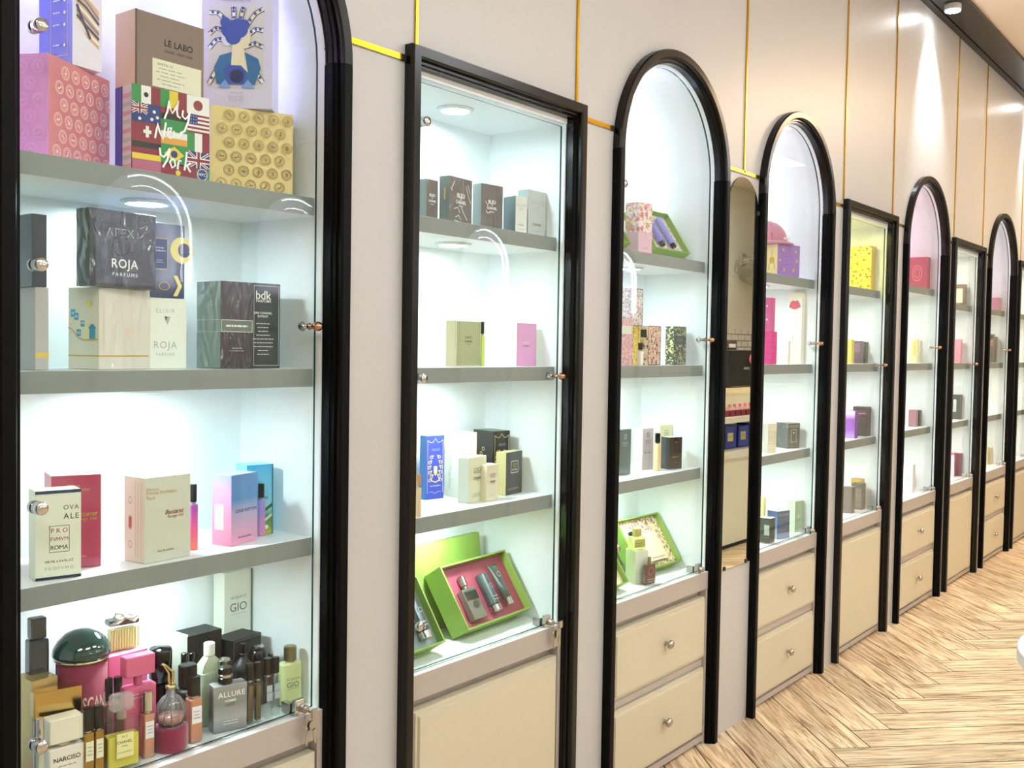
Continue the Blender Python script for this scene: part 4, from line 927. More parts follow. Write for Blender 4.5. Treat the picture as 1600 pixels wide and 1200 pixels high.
simple('7a', 'brown framed box with a cream centre, top shelf of the seventh cabinet', '#6e5640', None, lambda q: q.rect(.12, .14, .78, .8, P('cream_panel', '#e6dcc0')))
simple('7b', 'rose pink box on the second shelf of the seventh cabinet', '#dc8a98')
simple('7c', 'black box with a pale label on the third shelf of the seventh cabinet', '#262c2c', None, lambda q: q.rect(.08, .3, .5, .8, P('label_grey', '#c9cfd2')))
simple('7f1', 'magenta box with a white face at the bottom of the seventh cabinet', '#c23c88', None, lambda q: q.rect(.3, 0, .98, .9, P('far_white', '#ece4e6')))
simple('7f2', 'plum box at the right, bottom of the seventh cabinet', '#7c4058')
simple('8a', 'dusty pink flat box on the top shelf of the eighth cabinet', '#c07888')
simple('8b', 'black case on the second shelf of the eighth cabinet', '#33302e', None, lambda q: q.rect(.1, .55, .9, .8, P('far_rust', '#8c5448')))
simple('8b2', 'grey case beside the black case, eighth cabinet', '#6c6a62')
simple('8f1', 'butter cream box at the bottom of the eighth cabinet', '#e6d8a8')
simple('8f2', 'pale sand box at the bottom right of the eighth cabinet', '#ddd2b0')
# ------------------------------------------------------------------ bottles
clear = pane('bottle_glass', (.93, .97, .96), ior=1.6)
def liquid(n, c, d=.35): return pane(n, c, ior=1.35, diff=d)
GB = 'perfume bottles on the floor of the nearest cabinet'
gloss = P('gloss_black', '#070708', .14, spec=.5)
def rbox(b, w, d, z0, z1, m, r=.003, cx=0, cy=0, n=4, inset=0):
    """upright block with rounded corners and softened top and bottom"""
    def ring(z, k):
        out = []
        for sx, sy, a0 in ((1, -1, -90), (1, 1, 0), (-1, 1, 90), (-1, -1, 180)):
            for i in range(n+1):
                a = R(a0+90*i/n); out.append((cx+sx*(w/2-r)+(r-k)*math.cos(a), cy+sy*(d/2-r)+(r-k)*math.sin(a), z))
        return out
    e = min(r*.5, (z1-z0)*.2)
    b.rings([ring(z0, e), ring(z0+e, 0), ring(z1-e, 0), ring(z1, e)], m)
def bottle(key, label, rot=0, cat='perfume bottle', name='perfume_bottle', group=GB, dy=0, z=None, cab='1'):
    x, y, z0, w, h = BT[key]
    ymin = {'narciso': .051, 'no5': .044, 'gold1': .036, 'gold2': .037, 'silv2': .036, '2c_gold': .048, 'brownb': .082, 'rose1': .052, 'belle': .054, 'gio': .064}.get(key, 0)
    if y < ymin: x *= (ymin+1.393)/(y+1.393); y = ymin
    if key == 'gio': x -= .006
    return empty(name, label, cat, (x, y+dy, (z0 if z is None else z)+.0006), R(rot), group), w, h
def fl_(b, name, t, lab=None):
    o = b.build(name, t)
    if lab: o['label'] = lab
    return o
def spray(key, label, capm, bodym, inner=None, labm=None, capf=.27, square=False, w=None, h=None, rot=-8, group=GB, cat='perfume spray', txt=None, dy=0):
    t, w0, h0 = bottle(key, label, rot, cat, 'travel_spray', group, dy); w = w or w0; h = h or h0
    b = MB()
    if square: rbox(b, w, w, h*(1-capf)-.001, h, capm, w*.25)
    else: b.cyl((0, 0, h*(1-capf)), w*.47, h*capf, capm, 18)
    fl_(b, 'cap', t)
    b = MB(); b.cyl((0, 0, h*(1-capf)-.004), w*.36, .004, chrome, 14); fl_(b, 'collar', t)
    b = MB(); rbox(b, w, w, 0, h*(1-capf)-.004, bodym, w*.18); fl_(b, 'bottle_body', t)
    if inner:
        b = MB(); rbox(b, w*.74, w*.74, .004, h*(1-capf)-.010, inner, w*.15); fl_(b, 'liquid', t)
    if labm:
        q = front(w, h, -w/2, -w/2); q.rect(.12, .30, .88, .56, labm)
        if txt: q.text(txt, .5, .44, .6, ink)
        else: q.lines(.5, .48, [.5, .4, .5], .05, ink)
        q.done(t, 'paper_label')
    return t
amber = P('amber_liquid', '#5b4526', .15, coat=1); goldsp = P('gold_lacquer', '#b08c46', .25, metal=.7); rosesp = P('rose_gold', '#d9a58c', .22, metal=.7)
G3rd = 'perfume sprays on the third shelf of the nearest cabinet'
spray('spray_c_pink', 'purple to pink travel spray with a black cap behind the cream box', gloss, grad('spray_pink', [(0, '#e87a5c'), (.4, '#e85a8c'), (1, '#8a4fc0')], h=.09), group=G3rd)
spray('spray_c_lil', 'lilac travel spray with a black cap beside the pink-blue wrapped box', gloss, grad('spray_lilac', [(0, '#e08ab0'), (.5, '#a488c8'), (1, '#8fa0d8')], h=.09), group=G3rd)
spray('pair1', 'left of the two black-capped sprays standing behind the square stoppered bottle', gloss, clear, P('mauve_liquid', '#8a6068', .2, coat=1))
spray('pair2', 'right of the two black-capped sprays standing behind the square stoppered bottle', gloss, clear, P('mauve_liquid'))
spray('gold1', 'left one of the two gold sprays with black caps at the front', gloss, goldsp, None, paper, .30, True)
spray('gold2', 'right one of the two gold sprays with black caps at the front', gloss, goldsp, None, paper, .30, True)
spray('rose1', 'rose gold spray with a silver cap and white label, right of the yellow bottle', P('silver_cap', '#d0cfcc', .15, metal=1), rosesp, None, P('white_label', '#efedf0', .5), .30)
spray('rose2', 'rose gold spray with a black cap, right of the burgundy velvet base', gloss, rosesp, None, P('white_label'), .29)
spray('capsb1', 'dark spray standing behind the black tube bottle, left of a pair', gloss, P('smoke', '#2c3230', .2, coat=1), w=.0125)
spray('capsb2', 'dark spray standing behind the black tube bottle, right of a pair', gloss, P('smoke'), w=.0125)
spray('amb1', 'black-capped spray filled with dark amber, next to the silver lettered bottle', gloss, clear, amber)
spray('amb2', 'second black-capped spray filled with dark amber', gloss, clear, amber)
spray('clr1', 'black-capped clear spray with a grey label, left of a pair', gloss, clear, None, P('grey_label', '#aeb9c2', .4), txt='GIO')
spray('clr2', 'black-capped clear spray with a grey label, beside the pale green bottle', gloss, clear, None, P('grey_label'), txt='GIO')
spray('silv2', 'silver-capped spray at the very left behind the chrome disc', P('silver_cap'), clear, P('pearl_liquid', '#dcd8c4', .3), capf=.35)
spray('2b_atom', 'lime green spray with a black cap behind the olive box, second cabinet', gloss, P('lime_spray', '#c8dc6c', .25), group='single sprays in the farther cabinets', capf=.27)
spray('2c_gold', 'orange-gold spray half hidden by the left frame of the second cabinet', P('orange_cap', '#c98c44', .3), P('peach_spray', '#e6c79a', .3), group='single sprays in the farther cabinets')
spray('3b_atom', 'small white spray in front of the yellow floral box, third cabinet', gloss, P('milk', '#f0f2e6', .3), group='single sprays in the farther cabinets', capf=.3)
spray('3c_atom', 'peach spray with a black cap beside the mauve box, third cabinet', gloss, P('peach_spray'), group='single sprays in the farther cabinets', capf=.25)

# navy slab bottle at the far left
t, w, h = bottle('navyb', 'dark navy bottle standing behind the gold box at the left frame', -5)
b = MB(); rbox(b, .030, .022, 0, h*.86, P('deep_navy', '#142a36', .15, coat=1), .004); fl_(b, 'bottle_body', t)
b = MB(); rbox(b, .024, .018, h*.865, h, P('deep_navy'), .003); fl_(b, 'cap', t)
# brown bottle with a broad gold cap
t, w, h = bottle('brownb', 'dark brown bottle with a broad polished gold cap at the left', -14)
b = MB(); rbox(b, w*.94, .020, 0, h*.70, P('brown_glass', '#3a2c18', .12, coat=1), .004); fl_(b, 'bottle_body', t)
b = MB(); rbox(b, w, .022, h*.72, h, P('polished_gold', '#cfae6a', .15, metal=1), .002); fl_(b, 'cap', t)
# red velvet tin with dark green dome
t, w, h = bottle('scandal', 'large round rose-red tin with a glossy dark green domed lid', 0)
r = w/2
b = MB(); b.lathe([(0, 0), (r*.9, 0), (r*.93, .003), (r*.93, h*.765), (0, h*.765)], P('rose_velvet', '#86223e', .75, sheen=.15, bump=.2), seg=48); fl_(b, 'tin_body', t)
b = MB(); b.lathe([(r*.93, h*.767), (r*1.0, h*.77), (r*1.0, h*.785), (r*.93, h*.79)], P('lid_rim', '#cfc7a4', .2, metal=.9), seg=48); fl_(b, 'lid_rim', t)
b = MB(); b.lathe([(r*1.03, h*.79), (r*1.08, h*.815), (r*1.03, h*.86), (r*.86, h*.915), (r*.6, h*.96), (r*.3, h*.985), (0, h*.99)], P('lid_green', '#0c3a34', .06, coat=1), seg=48); fl_(b, 'domed_lid', t, 'glossy dark green domed lid')
rr_ = r*.93
q = Deco(lambda u, v, e: ((rr_+e)*math.sin(u/rr_), -(rr_+e)*math.cos(u/rr_), v), .1, .2)
q.text('SCANDAL', .15, .50, .66, P('ink_rosegold', '#f0d0c8', .3), hf=.12, weight=.012); q.text('Jean Paul', .0, .37, .3, P('ink_rosegold'), shear=.2); q.done(t)
# ribbed bottle with bow on the pink box
t = empty('perfume_bottle', 'ribbed amber bottle with a white bow, standing on the pink box', 'perfume bottle', (.931, .155, .53+.1508+.0012), R(-8), GB)
b = MB(); rbox(b, .050, .024, 0, .043, clear, .004); fl_(b, 'bottle_body', t)
b = MB(); rbox(b, .044, .018, .003, .036, liquid('amber_clear', (.98, .88, .62), .45), .003); fl_(b, 'liquid', t)
b = MB(); [b.cyl((-.0225+.0045*k, -.0125, .004), .0014, .034, P('rib_amber', '#e6cf86', .2), 6) for k in range(11)]; fl_(b, 'glass_ribs', t)
b = MB(); rbox(b, .051, .0255, .0435, .053, P('silver_band', '#6e7070', .2, metal=1), .004); fl_(b, 'metal_band', t)
b = MB(); b.lathe([(0, .053), (.012, .053), (.010, .060), (.018, .064), (.020, .072), (.012, .079), (0, .080)], pane('stopper_glass', (.82, .80, .72), ior=1.6, diff=.5), seg=24); fl_(b, 'stopper', t)
rib = P('white_ribbon', '#fdf6ee', .5, sheen=.4)
b = MB()
for s_ in (-1, 1):
    b.tube([(0, -.014, .058), (s_*.008, -.017, .066), (s_*.017, -.016, .067), (s_*.020, -.016, .061), (s_*.012, -.017, .056), (0, -.015, .057)], .0032, rib, 8)
    b.tube([(0, -.015, .057), (s_*.014, -.016, .050), (s_*.026, -.014, .047+.012*(s_ > 0))], [.0025, .0035, .002], rib, 8)
b.lathe([(0, -.004), (.005, -.002), (.005, .002), (0, .004)], rib, (0, -.017, .058), 12); fl_(b, 'bow', t, 'white satin bow')
# pink narrow bottle with T cap
t, w, h = bottle('pinkb', 'opaque pink bottle with a wide block cap, right of the rose-red tin', -6)
pk = P('opaque_pink', '#d9638c', .25, coat=.5)
b = MB(); rbox(b, w, .022, 0, h*.70, pk, .003); fl_(b, 'bottle_body', t)
b = MB(); b.cyl((0, 0, h*.70), .007, h*.1, P('pink_neck', '#c0587c', .3), 14); fl_(b, 'neck', t)
b = MB(); rbox(b, w*.92, .022, h*.80, h, pk, .0025); fl_(b, 'cap', t)
q = front(w, h, -w/2, -.011); q.lines(.5, .62, [.6, .66], .035, P('ink_palepink', '#f0b4c6'), .0014); q.done(t, 'lettering')
# tall black rounded bottle
t, w, h = bottle('blktall', 'tall glossy black rounded bottle behind the glass urn bottle', 0, name='perfume_bottle')
b = MB(); b.cyl((0, 0, 0), w*.46, h*.60, gloss, 28); fl_(b, 'bottle_body', t)
b = MB(); b.lathe([(0, h*.61), (w*.49, h*.61), (w*.50, h*.95), (w*.46, h*.985), (0, h)], gloss, seg=28); fl_(b, 'cap', t)
# square bottle with yellow perfume
t, w, h = bottle('no5', 'square clear bottle of yellow perfume with a faceted glass stopper', -10)
b = MB(); rbox(b, w, .027, 0, h*.66, clear, .004); fl_(b, 'bottle_body', t)
b = MB(); rbox(b, w*.9, .020, .005, h*.46, P('yellow_perfume', '#ecd94a', .1, coat=1), .003); fl_(b, 'liquid', t)
b = MB(); b.cyl((0, 0, h*.66), .0075, h*.11, pane('neck_glass', (.96, .93, .8), diff=.35), 14); fl_(b, 'neck', t)
b = MB(); rbox(b, w*.68, .022, h*.77, h*.99, pane('stopper_clear', (.94, .95, .93), ior=1.7, diff=.25), .008, n=2); fl_(b, 'stopper', t)
q = front(w, h, -w/2, -.0138); q.rect(.27, .18, .76, .50, P('label_lemon', '#f0e9a8', .5)); q.text("N 5", .5, .455, .14, ink); q.text('CHANEL', .5, .385, .44, ink, weight=.01); q.text('PARIS', .5, .33, .16, ink); q.text('EAU DE PARFUM', .5, .25, .4, ink); q.done(t, 'paper_label')
# glass urn bottle on a velvet base
t, w, h = bottle('belle', 'ribbed clear urn-shaped bottle with gold dancer legs on a burgundy velvet base', 0)
vel = P('burgundy_velvet', '#8c1440', .8, sheen=.8)
b = MB(); b.lathe([(0, 0), (w*.49, 0), (w*.5, .003), (w*.5, h*.245), (w*.47, h*.265), (w*.3, h*.26), (0, h*.25)], vel, seg=40); fl_(b, 'velvet_base', t, 'round burgundy velvet base')
sh = [(0, .27), (.26, .27), (.40, .31), (.43, .40), (.40, .50), (.28, .57), (.16, .60), (.13, .66), (.15, .68), (0, .68)]
b = MB(); b.lathe([(r_*w, z_*h) for r_, z_ in sh], pane('urn_glass', (.86, .88, .88), ior=1.7, diff=.12), seg=32); fl_(b, 'bottle_body', t)
b = MB()
for k in range(12):
    a = 2*math.pi*k/12; b.tube([(r_*w*1.01*math.cos(a), r_*w*1.01*math.sin(a), z_*h) for r_, z_ in sh[1:7]], .0009, P('rib_grey', '#8a8f90', .1), 6)
fl_(b, 'glass_ribs', t)
b = MB(); b.lathe([(0, .28*h), (.24*w, .28*h), (.36*w, .31*h), (.39*w, .38*h), (0, .38*h)], P('blush_perfume', '#c98a7c', .1, coat=1), seg=28); fl_(b, 'liquid', t)
gl = P('pale_gold_metal', '#e3d49a', .2, metal=1)
b = MB(); b.lathe([(0, .68*h), (.15*w, .68*h), (.17*w, .70*h), (.15*w, .72*h), (0, .72*h)], gl, seg=20)
for s_ in (-1, 1): b.tube([(s_*.002, 0, .72*h), (s_*.004, 0, .79*h), (s_*.005, -.001, .86*h), (s_*.003-.006, -.002, .90*h), (-.012+.002*s_, -.003, .95*h), (-.017+.001*s_, -.003, .985*h), (-.020, -.002, .975*h)], [.0022, .0024, .0019, .0018, .0014, .001, .0007], gl, 8)
fl_(b, 'dancer_legs', t, 'gold stopper shaped like dancer legs')
# black tube bottle fading to clear
t, w, h = bottle('dark2', 'black glass bottle fading paler at the foot, with a round black cap', 0)
b = MB(); b.cyl((0, 0, 0), w*.46, h*.66, grad('smoke_fade', [(0, '#8ba098'), (.35, '#2c4440'), (.6, '#0d1312')], h=.085, coat=1), 28, b=.003); fl_(b, 'bottle_body', t)
b = MB(); b.cyl((0, 0, h*.67), w*.34, h*.31, gloss, 24, b=.002); fl_(b, 'cap', t)
# frosted green bottle
t, w, h = bottle('ckone', 'frosted green glass bottle with a pale screw cap', 0)
b = MB(); rbox(b, w*.98, .024, 0, h*.66, P('frost_green', '#b6c4a6', .35, coat=.5), .006)
b.rings([[(x*k, y*k2, z) for x, y in ((w*.46, -.010), (w*.46, .010), (-w*.46, .010), (-w*.46, -.010))] for k, k2, z in ((1, 1, h*.655), (.85, .95, h*.74), (.5, .8, h*.80), (.32, .7, h*.83))], P('frost_green')); fl_(b, 'bottle_body', t)
b = MB(); b.cyl((0, 0, h*.835), w*.21, h*.155, P('pale_cap', '#dfe2d6', .3), 20); b.cyl((0, 0, h*.83), w*.17, .006, chrome, 20); fl_(b, 'cap', t)
q = front(w, h, -w/2, -.0122); q.text('cK', .62, .36, .34, P('ink_grey2')); q.done(t)
# silver striped cap bottle
t, w, h = bottle('silver', 'small bottle with a tall striped silver cap behind the silver lettered bottle', 0)
b = MB(); rbox(b, w*.9, .02, 0, h*.6, clear, .004); fl_(b, 'bottle_body', t)
b = MB(); b.cyl((0, 0, h*.61), w*.45, h*.38, P('silver_cap'), 24)
for k in range(8): b.box(-w*.42+w*.105*k, -w*.47, h*.63, -w*.38+w*.105*k, -w*.40, h*.97, P('stripe_dark', '#3a3c3c', .3))
fl_(b, 'cap', t)
# silver lettered bottle
x, y, z, th, w, d, h = BX['1f_allure']
t = empty('perfume_bottle', 'flat silver bottle with white capital lettering and a black round cap', 'perfume bottle', (x+.004, y+.004, z+.0006), R(th), GB)
b = MB(); b.box(0, 0, 0, w, d*.85, h, grad('brushed_silver', [(0, '#6e7274'), (.3, '#a6aaab'), (.6, '#85898a'), (1, '#9a9b9a')], h=.08, rough=.25), left=P('mauve_side', '#8c7a80', .2, coat=1)); o = b.build('bottle_body', t, bevel=.0012)
b = MB(); b.cyl((w*.42, d*.42, h), .0125, .012, gloss, 24); b.cyl((w*.42, d*.42, h+.0115), .0122, .0055, P('silver_cap'), 24); b.cyl((w*.42, d*.42, h+.0165), .0125, .012, gloss, 24); fl_(b, 'cap', t)
q = front(w, h, 0, -.0003); q.text('ALLURE', .53, .80, .8, inkw, spacing=1.1, weight=.01); q.text('HOMME', .50, .66, .34, inkw, weight=.015); q.text('SPORT', .5, .57, .3, P('ink_rust')); q.lines(.5, .22, [.4, .44], .06, inkw); q.done(t)
# black shouldered bottle, black round bottles
t, w, h = bottle('blkneck', 'matte black bottle with sloping shoulders and a narrow black neck', 0)
b = MB(); b.lathe([(0, 0), (w*.48, 0), (w*.5, .004), (w*.5, h*.60), (w*.42, h*.70), (w*.2, h*.78), (w*.15, h*.80), (w*.15, h*.86), (0, h*.86)], P('matte_black'), seg=28); fl_(b, 'bottle_body', t)
b = MB(); b.cyl((0, 0, h*.86), w*.13, h*.14, gloss, 16); b.cyl((0, 0, h*.82), w*.18, h*.03, gloss, 16); fl_(b, 'cap', t)
for kx, lb in (('blkround', 'round-shouldered black bottle with a silver disc on top'), ('blkround2', 'small dark round bottle at the back beside the round-shouldered one')):
    t, w, h = bottle(kx, lb, 0)
    b = MB(); b.lathe([(0, 0), (w*.5, 0), (w*.5, h*.75), (w*.46, h*.88), (w*.33, h*.97), (0, h*.975)], gloss, seg=28); fl_(b, 'bottle_body', t)
    b = MB(); b.cyl((0, 0, h*.972), w*.28, h*.03, P('silver_cap'), 20); fl_(b, 'cap', t)
# pale green bottle
t, w, h = bottle('gio', 'frosted pale green bottle with a bronze cap beside the lock', -10)
gg_ = P('frosted_lime', '#cfdc9e', .3, coat=.6)
b = MB(); rbox(b, w, .022, 0, h*.74, gg_, .008); fl_(b, 'bottle_body', t)
b = MB(); b.cyl((0, 0, h*.75), w*.27, h*.25, P('bronze_cap', '#8c8263', .28, metal=.8), 24, b=.002); fl_(b, 'cap', t)
q = front(w, h, -w/2, -.0112); q.text('ACQUA DI', .5, .46, .6, P('ink_grey2')); q.text('GIO', .5, .37, .56, P('ink_grey2'), hf=.09, weight=.005); q.lines(.5, .30, [.55], .05, P('ink_grey2')); q.done(t)
# white cube-cap bottle
t, w, h = bottle('narciso', 'squat cream bottle with a white block cap at the front left', -6)
b = MB(); rbox(b, w, .030, 0, h*.60, P('milk_glass', '#efeadc', .15, coat=1), .003); fl_(b, 'bottle_body', t)
b = MB(); rbox(b, w*.94, .028, h*.66, h, P('cream_cap', '#ece6cf', .25, coat=.5), .002); b.cyl((0, 0, h*.6), .012, h*.06, chrome, 16); fl_(b, 'cap', t)
q = front(w, h, -w/2, -.0152); q.text('NARCISO', .5, .44, .74, ink, weight=.01); q.lines(.5, .34, [.5], .1, ink); q.done(t)
# third cabinet bottles
t = empty('perfume_bottle', 'square yellow-green bottle with a gold stopper standing on the white pedestal box', 'perfume bottle', (2.503, .092, .53+.0943+.0012), R(-24), 'perfume bottles in the third cabinet')
b = MB(); rbox(b, .045, .028, 0, .038, pane('lime_glass', (.9, .95, .6), diff=.35), .003); fl_(b, 'bottle_body', t)
b = MB(); rbox(b, .022, .018, .040, .062, P('soft_gold', '#d8c67a', .25, metal=.6), .003); b.cyl((0, 0, .037), .006, .005, gl, 12); fl_(b, 'stopper', t)
q = front(.045, .04, -.0225, -.0142); q.rect(.12, .22, .9, .78, P('label_olive', '#b7b85a')); q.frame(.12, .22, .9, .78, ink, .0014); q.lines(.5, .5, [.5, .4], .14, ink, .0014); q.done(t, 'paper_label')
x, y, z, w, h = BT['3f_red']
t = empty('perfume_bottle', 'dark red flat bottle with a round emblem in front of the white pedestal box', 'perfume bottle', (x+.014, .052, z+.0006), R(-12), 'perfume bottles in the third cabinet')
b = MB(); rbox(b, w, .014, 0, h*.74, P('garnet', '#5c2a30', .12, coat=1), .006); fl_(b, 'bottle_body', t)
b = MB(); b.cyl((0, 0, h*.74), .0055, h*.25, P('bronze_cap'), 12); fl_(b, 'cap', t)
q = front(w, h, -w/2, -.0072); q.ring(.5, .48, .011, .0012, inkg); q.lines(.5, .18, [.7, .7], .08, inks, .002); q.done(t, 'emblem')
# pink cap on the purple box
t = empty('pink_cap', 'pink mesh-backed cap lying on top of the purple box', 'cap', (3.435, .13, 1.467+.1112+.0016), R(-25))
pc = P('cap_pink', '#c98496', .7, sheen=.4)
b = MB()
rg = []
for k in range(9):
    a = R(90*k/8); rg.append([( .078*math.cos(a)*math.cos(R(20*j)), .062*math.cos(a)*math.sin(R(20*j)), .088*math.sin(a)**.9) for j in range(18)])
b.rings(rg, pc, True); fl_(b, 'crown', t)
b = MB(); b.rings([[(.07*math.cos(R(a))*s_, -.055-.040*s_*math.sin(R(a))*.9, z_) for a in range(0, 181, 12)] for s_, z_ in ((1, .0), (1, .003), (.6, .012))], pc, True, cap=True); fl_(b, 'brim', t)
b = MB(); b.box(.022, -.064, .018, .045, -.058, .026, inkw); fl_(b, 'front_tag', t)
b = MB(); b.rings([[( -.079*math.cos(a)*math.cos(R(j)), -.063*math.cos(a)*math.sin(R(j)), .089*math.sin(a)) for j in range(-10, 80, 10)] for a in (R(4), R(25), R(50), R(75))], pattern('pink_mesh', '#e07a92', ['#f4c0cc', '#c85a78'], 260), True, cap=False); b.tube([(-.079*math.cos(R(30+14*math.cos(k)))*1.0, -.063*math.sin(R(30+14*math.cos(k))), .030+.010*math.sin(k)) for k in [i*.5 for i in range(13)]], .0022, inkw, 6, True); fl_(b, 'mesh_panel', t)

# ------------------------------------------------------------------ open gift sets
green = mat('gift_green', '#8aa94a', .55, bump=.25, bscale=70); greend = mat('gift_green_inner', '#76943f', .6, bump=.25, bscale=70)
burg = P('burgundy_card', '#a3485a', .5)
def giftset(label, loc, yaw, tilt, w, h, d, insm, items, group='open gift sets leaning in the cabinets'):
    """open tray leaning back: local x across, z up the tray, opening to -y; rests on its back lower edge"""
    t = empty('gift_set', label, 'gift set', loc, R(yaw), group)
    M = Matrix.Rotation(-R(tilt), 4, 'X') @ Matrix.Translation((0, -d, 0))
    b = MB(); b.M = M; k = .004
    b.box(0, 0, 0, k, d, h, green); b.box(w-k, 0, 0, w, d, h, green); b.box(k, 0, 0, w-k, d, k, green); b.box(k, 0, h-k, w-k, d, h, green); b.box(k, d-k, k, w-k, d, h-k, green)
    b.build('tray', t)
    b = MB(); b.M = M; yi = d*.36; b.box(k+.0005, yi, k+.0005, w-k-.0005, yi+.003, h-k-.0005, insm); ins = b.build('inset_card', t)
    for f in items: f(t, M, w, h, yi)
    return t
def it_flask(t, M, w, h, y):
    b = MB(); b.M = M @ Matrix.Translation((w*.24, y-.002, h*.10)); gw = w*.19; gh = h*.48
    b.prism([(-gw/2, 0), (gw/2, 0), (gw/2, gh), (-gw/2, gh)], -.018, 0, P('steel_glass', '#7d8276', .1, metal=.4, coat=1)); o = b.build('perfume_flask', t, bevel=.002)
    b = MB(); b.M = M @ Matrix.Translation((w*.24, y-.002, h*.10)); b.box(-gw*.46, -.0185, gh*.62, gw*.46, -.0182, gh*.9, P('dark_liquid', '#2c312c', .1, coat=1)); b.build('liquid', o)
    b = MB(); b.M = M @ Matrix.Translation((w*.24, y-.011, h*.58)); b.cyl((0, 0, 0), .006, h*.05, chrome, 14); b.cyl((0, 0, h*.05), .0095, h*.15, P('flask_cap', '#a9aa9c', .15, metal=1), 18); b.build('flask_cap', o)
    q = Deco(lambda u, v, e: M @ Vector((w*.24-gw/2+u, y-.0205-e, h*.10+v)), gw, gh); q.ring(.5, .45, .009, .0014, ink); q.text('G', .44, .45, .2, ink); q.text('G', .56, .45, .2, ink); q.done(o, 'emblem')
def it_can(t, M, w, h, y):
    b = MB(); b.M = M @ Matrix.Translation((w*.52, y-.012, h*.12)); b.cyl((0, 0, .018), .0155, h*.50, P('gunmetal', '#5c6a6a', .2, metal=.7), 22, b=.002); b.cyl((0, 0, 0), .0145, .018, chrome, 22); b.build('deodorant_can', t)
    q = Deco(lambda u, v, e: M @ Vector((w*.52-.014+u, y-.0276-e, h*.12+v)), .028, .1); q.lines(.5, .35, [.6, .7], .08, inks, .0016); q.ring(.5, .62, .006, .001, inks); q.done(t, 'lettering')
def it_tube(t, M, w, h, y):
    b = MB(); T_ = M @ Matrix.Translation((w*.74, y-.012, h*.16)); b.M = T_
    def rr2(z, wx, wy): return [(wx*math.cos(R(a)), wy*math.sin(R(a)), z) for a in range(0, 360, 24)]
    b.rings([rr2(.018, .011, .010), rr2(h*.3, .014, .008), rr2(h*.62, .017, .003), rr2(h*.67, .018, .0012)], P('tube_green', '#3c4c44', .25, coat=.5), True); o = b.build('lotion_tube', t)
    b = MB(); b.M = T_; b.cyl((0, 0, 0), .0105, .019, chrome, 20); b.build('tube_cap', o)
    q = Deco(lambda u, v, e: M @ Vector((w*.74-.014+u, y-.012-.0085-e, h*.16+v)), .028, .1); q.ring(.5, .78, .007, .0014, inks); q.done(o, 'emblem')
def it_soap(t, M, w, h, y):
    b = MB(); b.M = M @ Matrix.Translation((w*.55, y-.001, h*.12)); b.prism([(-w*.22, 0), (w*.22, 0), (w*.2, h*.56), (-w*.2, h*.56)], -.012, 0, P('peach_carton', '#eed9b4', .4)); o = b.build('lotion_carton', t, bevel=.002)
    q = Deco(lambda u, v, e: M @ Vector((w*.37+u, y-.0132-e, h*.12+v)), w*.36, h*.5); q.lines(.5, .5, [.5], .1, inkg, .001); q.lines(.5, .1, [.8, .7], .12, ink, .0022); q.done(o, 'lettering')
def it_white(t, M, w, h, y):
    b = MB(); b.M = M @ Matrix.Translation((w*.2, y-.002, h*.2)); b.cyl((0, -.009, 0), .010, h*.42, P('milk_white', '#ecefdf', .3), 18); b.cyl((0, -.009, h*.42), .008, h*.12, gloss, 16); b.build('lotion_bottle', t)
def it_lilac(t, M, w, h, y):
    for k, (u, m_) in enumerate([(.3, '#8f86d8'), (.62, '#9a96e0')]):
        b = MB(); b.M = M @ Matrix.Translation((w*u, y-.002, h*.14)); b.cyl((0, -.01, .01), .009, h*(.42+.2*k), P('lilac_vial%d' % k, m_, .25), 16); b.cyl((0, -.01, -.004), .008, .013, gloss, 14); b.build('perfume_vial', t)
giftset('open green gift box lined in burgundy holding a flask, a can and a tube', (1.725, .110, .5312), 3.0, 33, .258, .158, .055, burg, [it_flask, it_can, it_tube])
giftset('open green gift box lined in grey-blue at the left frame, second cabinet', (1.484, .088, .5312), 2, 33, .150, .158, .05, P('greyblue_card', '#93a7a6', .5), [lambda t, M, w, h, y: it_can(t, M, w*1.35, h, y)])
flo = pattern('floral_inset', '#efe2b8', ['#a05a68', '#d9a08c', '#8a7a50'], 60); flo2 = pattern('floral_inset_white', '#efece6', ['#b0a0d0', '#c0c088', '#d08a9c'], 60)
giftset('open green gift set with a floral inset at the bottom of the third cabinet', (2.535, .132, .5312), -3, 33, .225, .165, .045, flo, [it_soap, it_white])
giftset('open green gift set at the left frame, bottom of the third cabinet', (2.232, .085, .5312), 2, 33, .175, .14, .04, P('cream_card', '#e9e0b4', .5), [it_white])
giftset('open green gift set with lilac vials on the top shelf, right of the floral box', (2.555, .115, 1.4682), 0, 33, .205, .150, .045, flo2, [it_lilac])
giftset('open green gift set on the top shelf, left of the floral box', (2.244, .115, 1.4682), 0, 33, .17, .150, .045, flo2, [it_lilac])
def lidbox(label, loc, yaw, tilt, w, h, d):  # solid block standing for the lid of an open gift set
    b = MB(); M = Matrix.Rotation(-R(tilt), 4, 'X') @ Matrix.Translation((0, -d, 0)); b.M = M
    b.box(0, 0, 0, w, d, h, green); o = b.build('leaning_green_lid', None, loc, R(yaw), bevel=.0015); tag(o, label, 'gift box', 'green gift box lids leaning behind the gift sets')
lidbox('green gift box lid leaning behind the burgundy-lined gift set', (1.655, .203, .5312), 3, 6, .29, .203, .022)
lidbox('green gift box lid standing behind the floral gift set, third cabinet', (2.42, .230, .5312), 1, 3, .10, .20, .014)

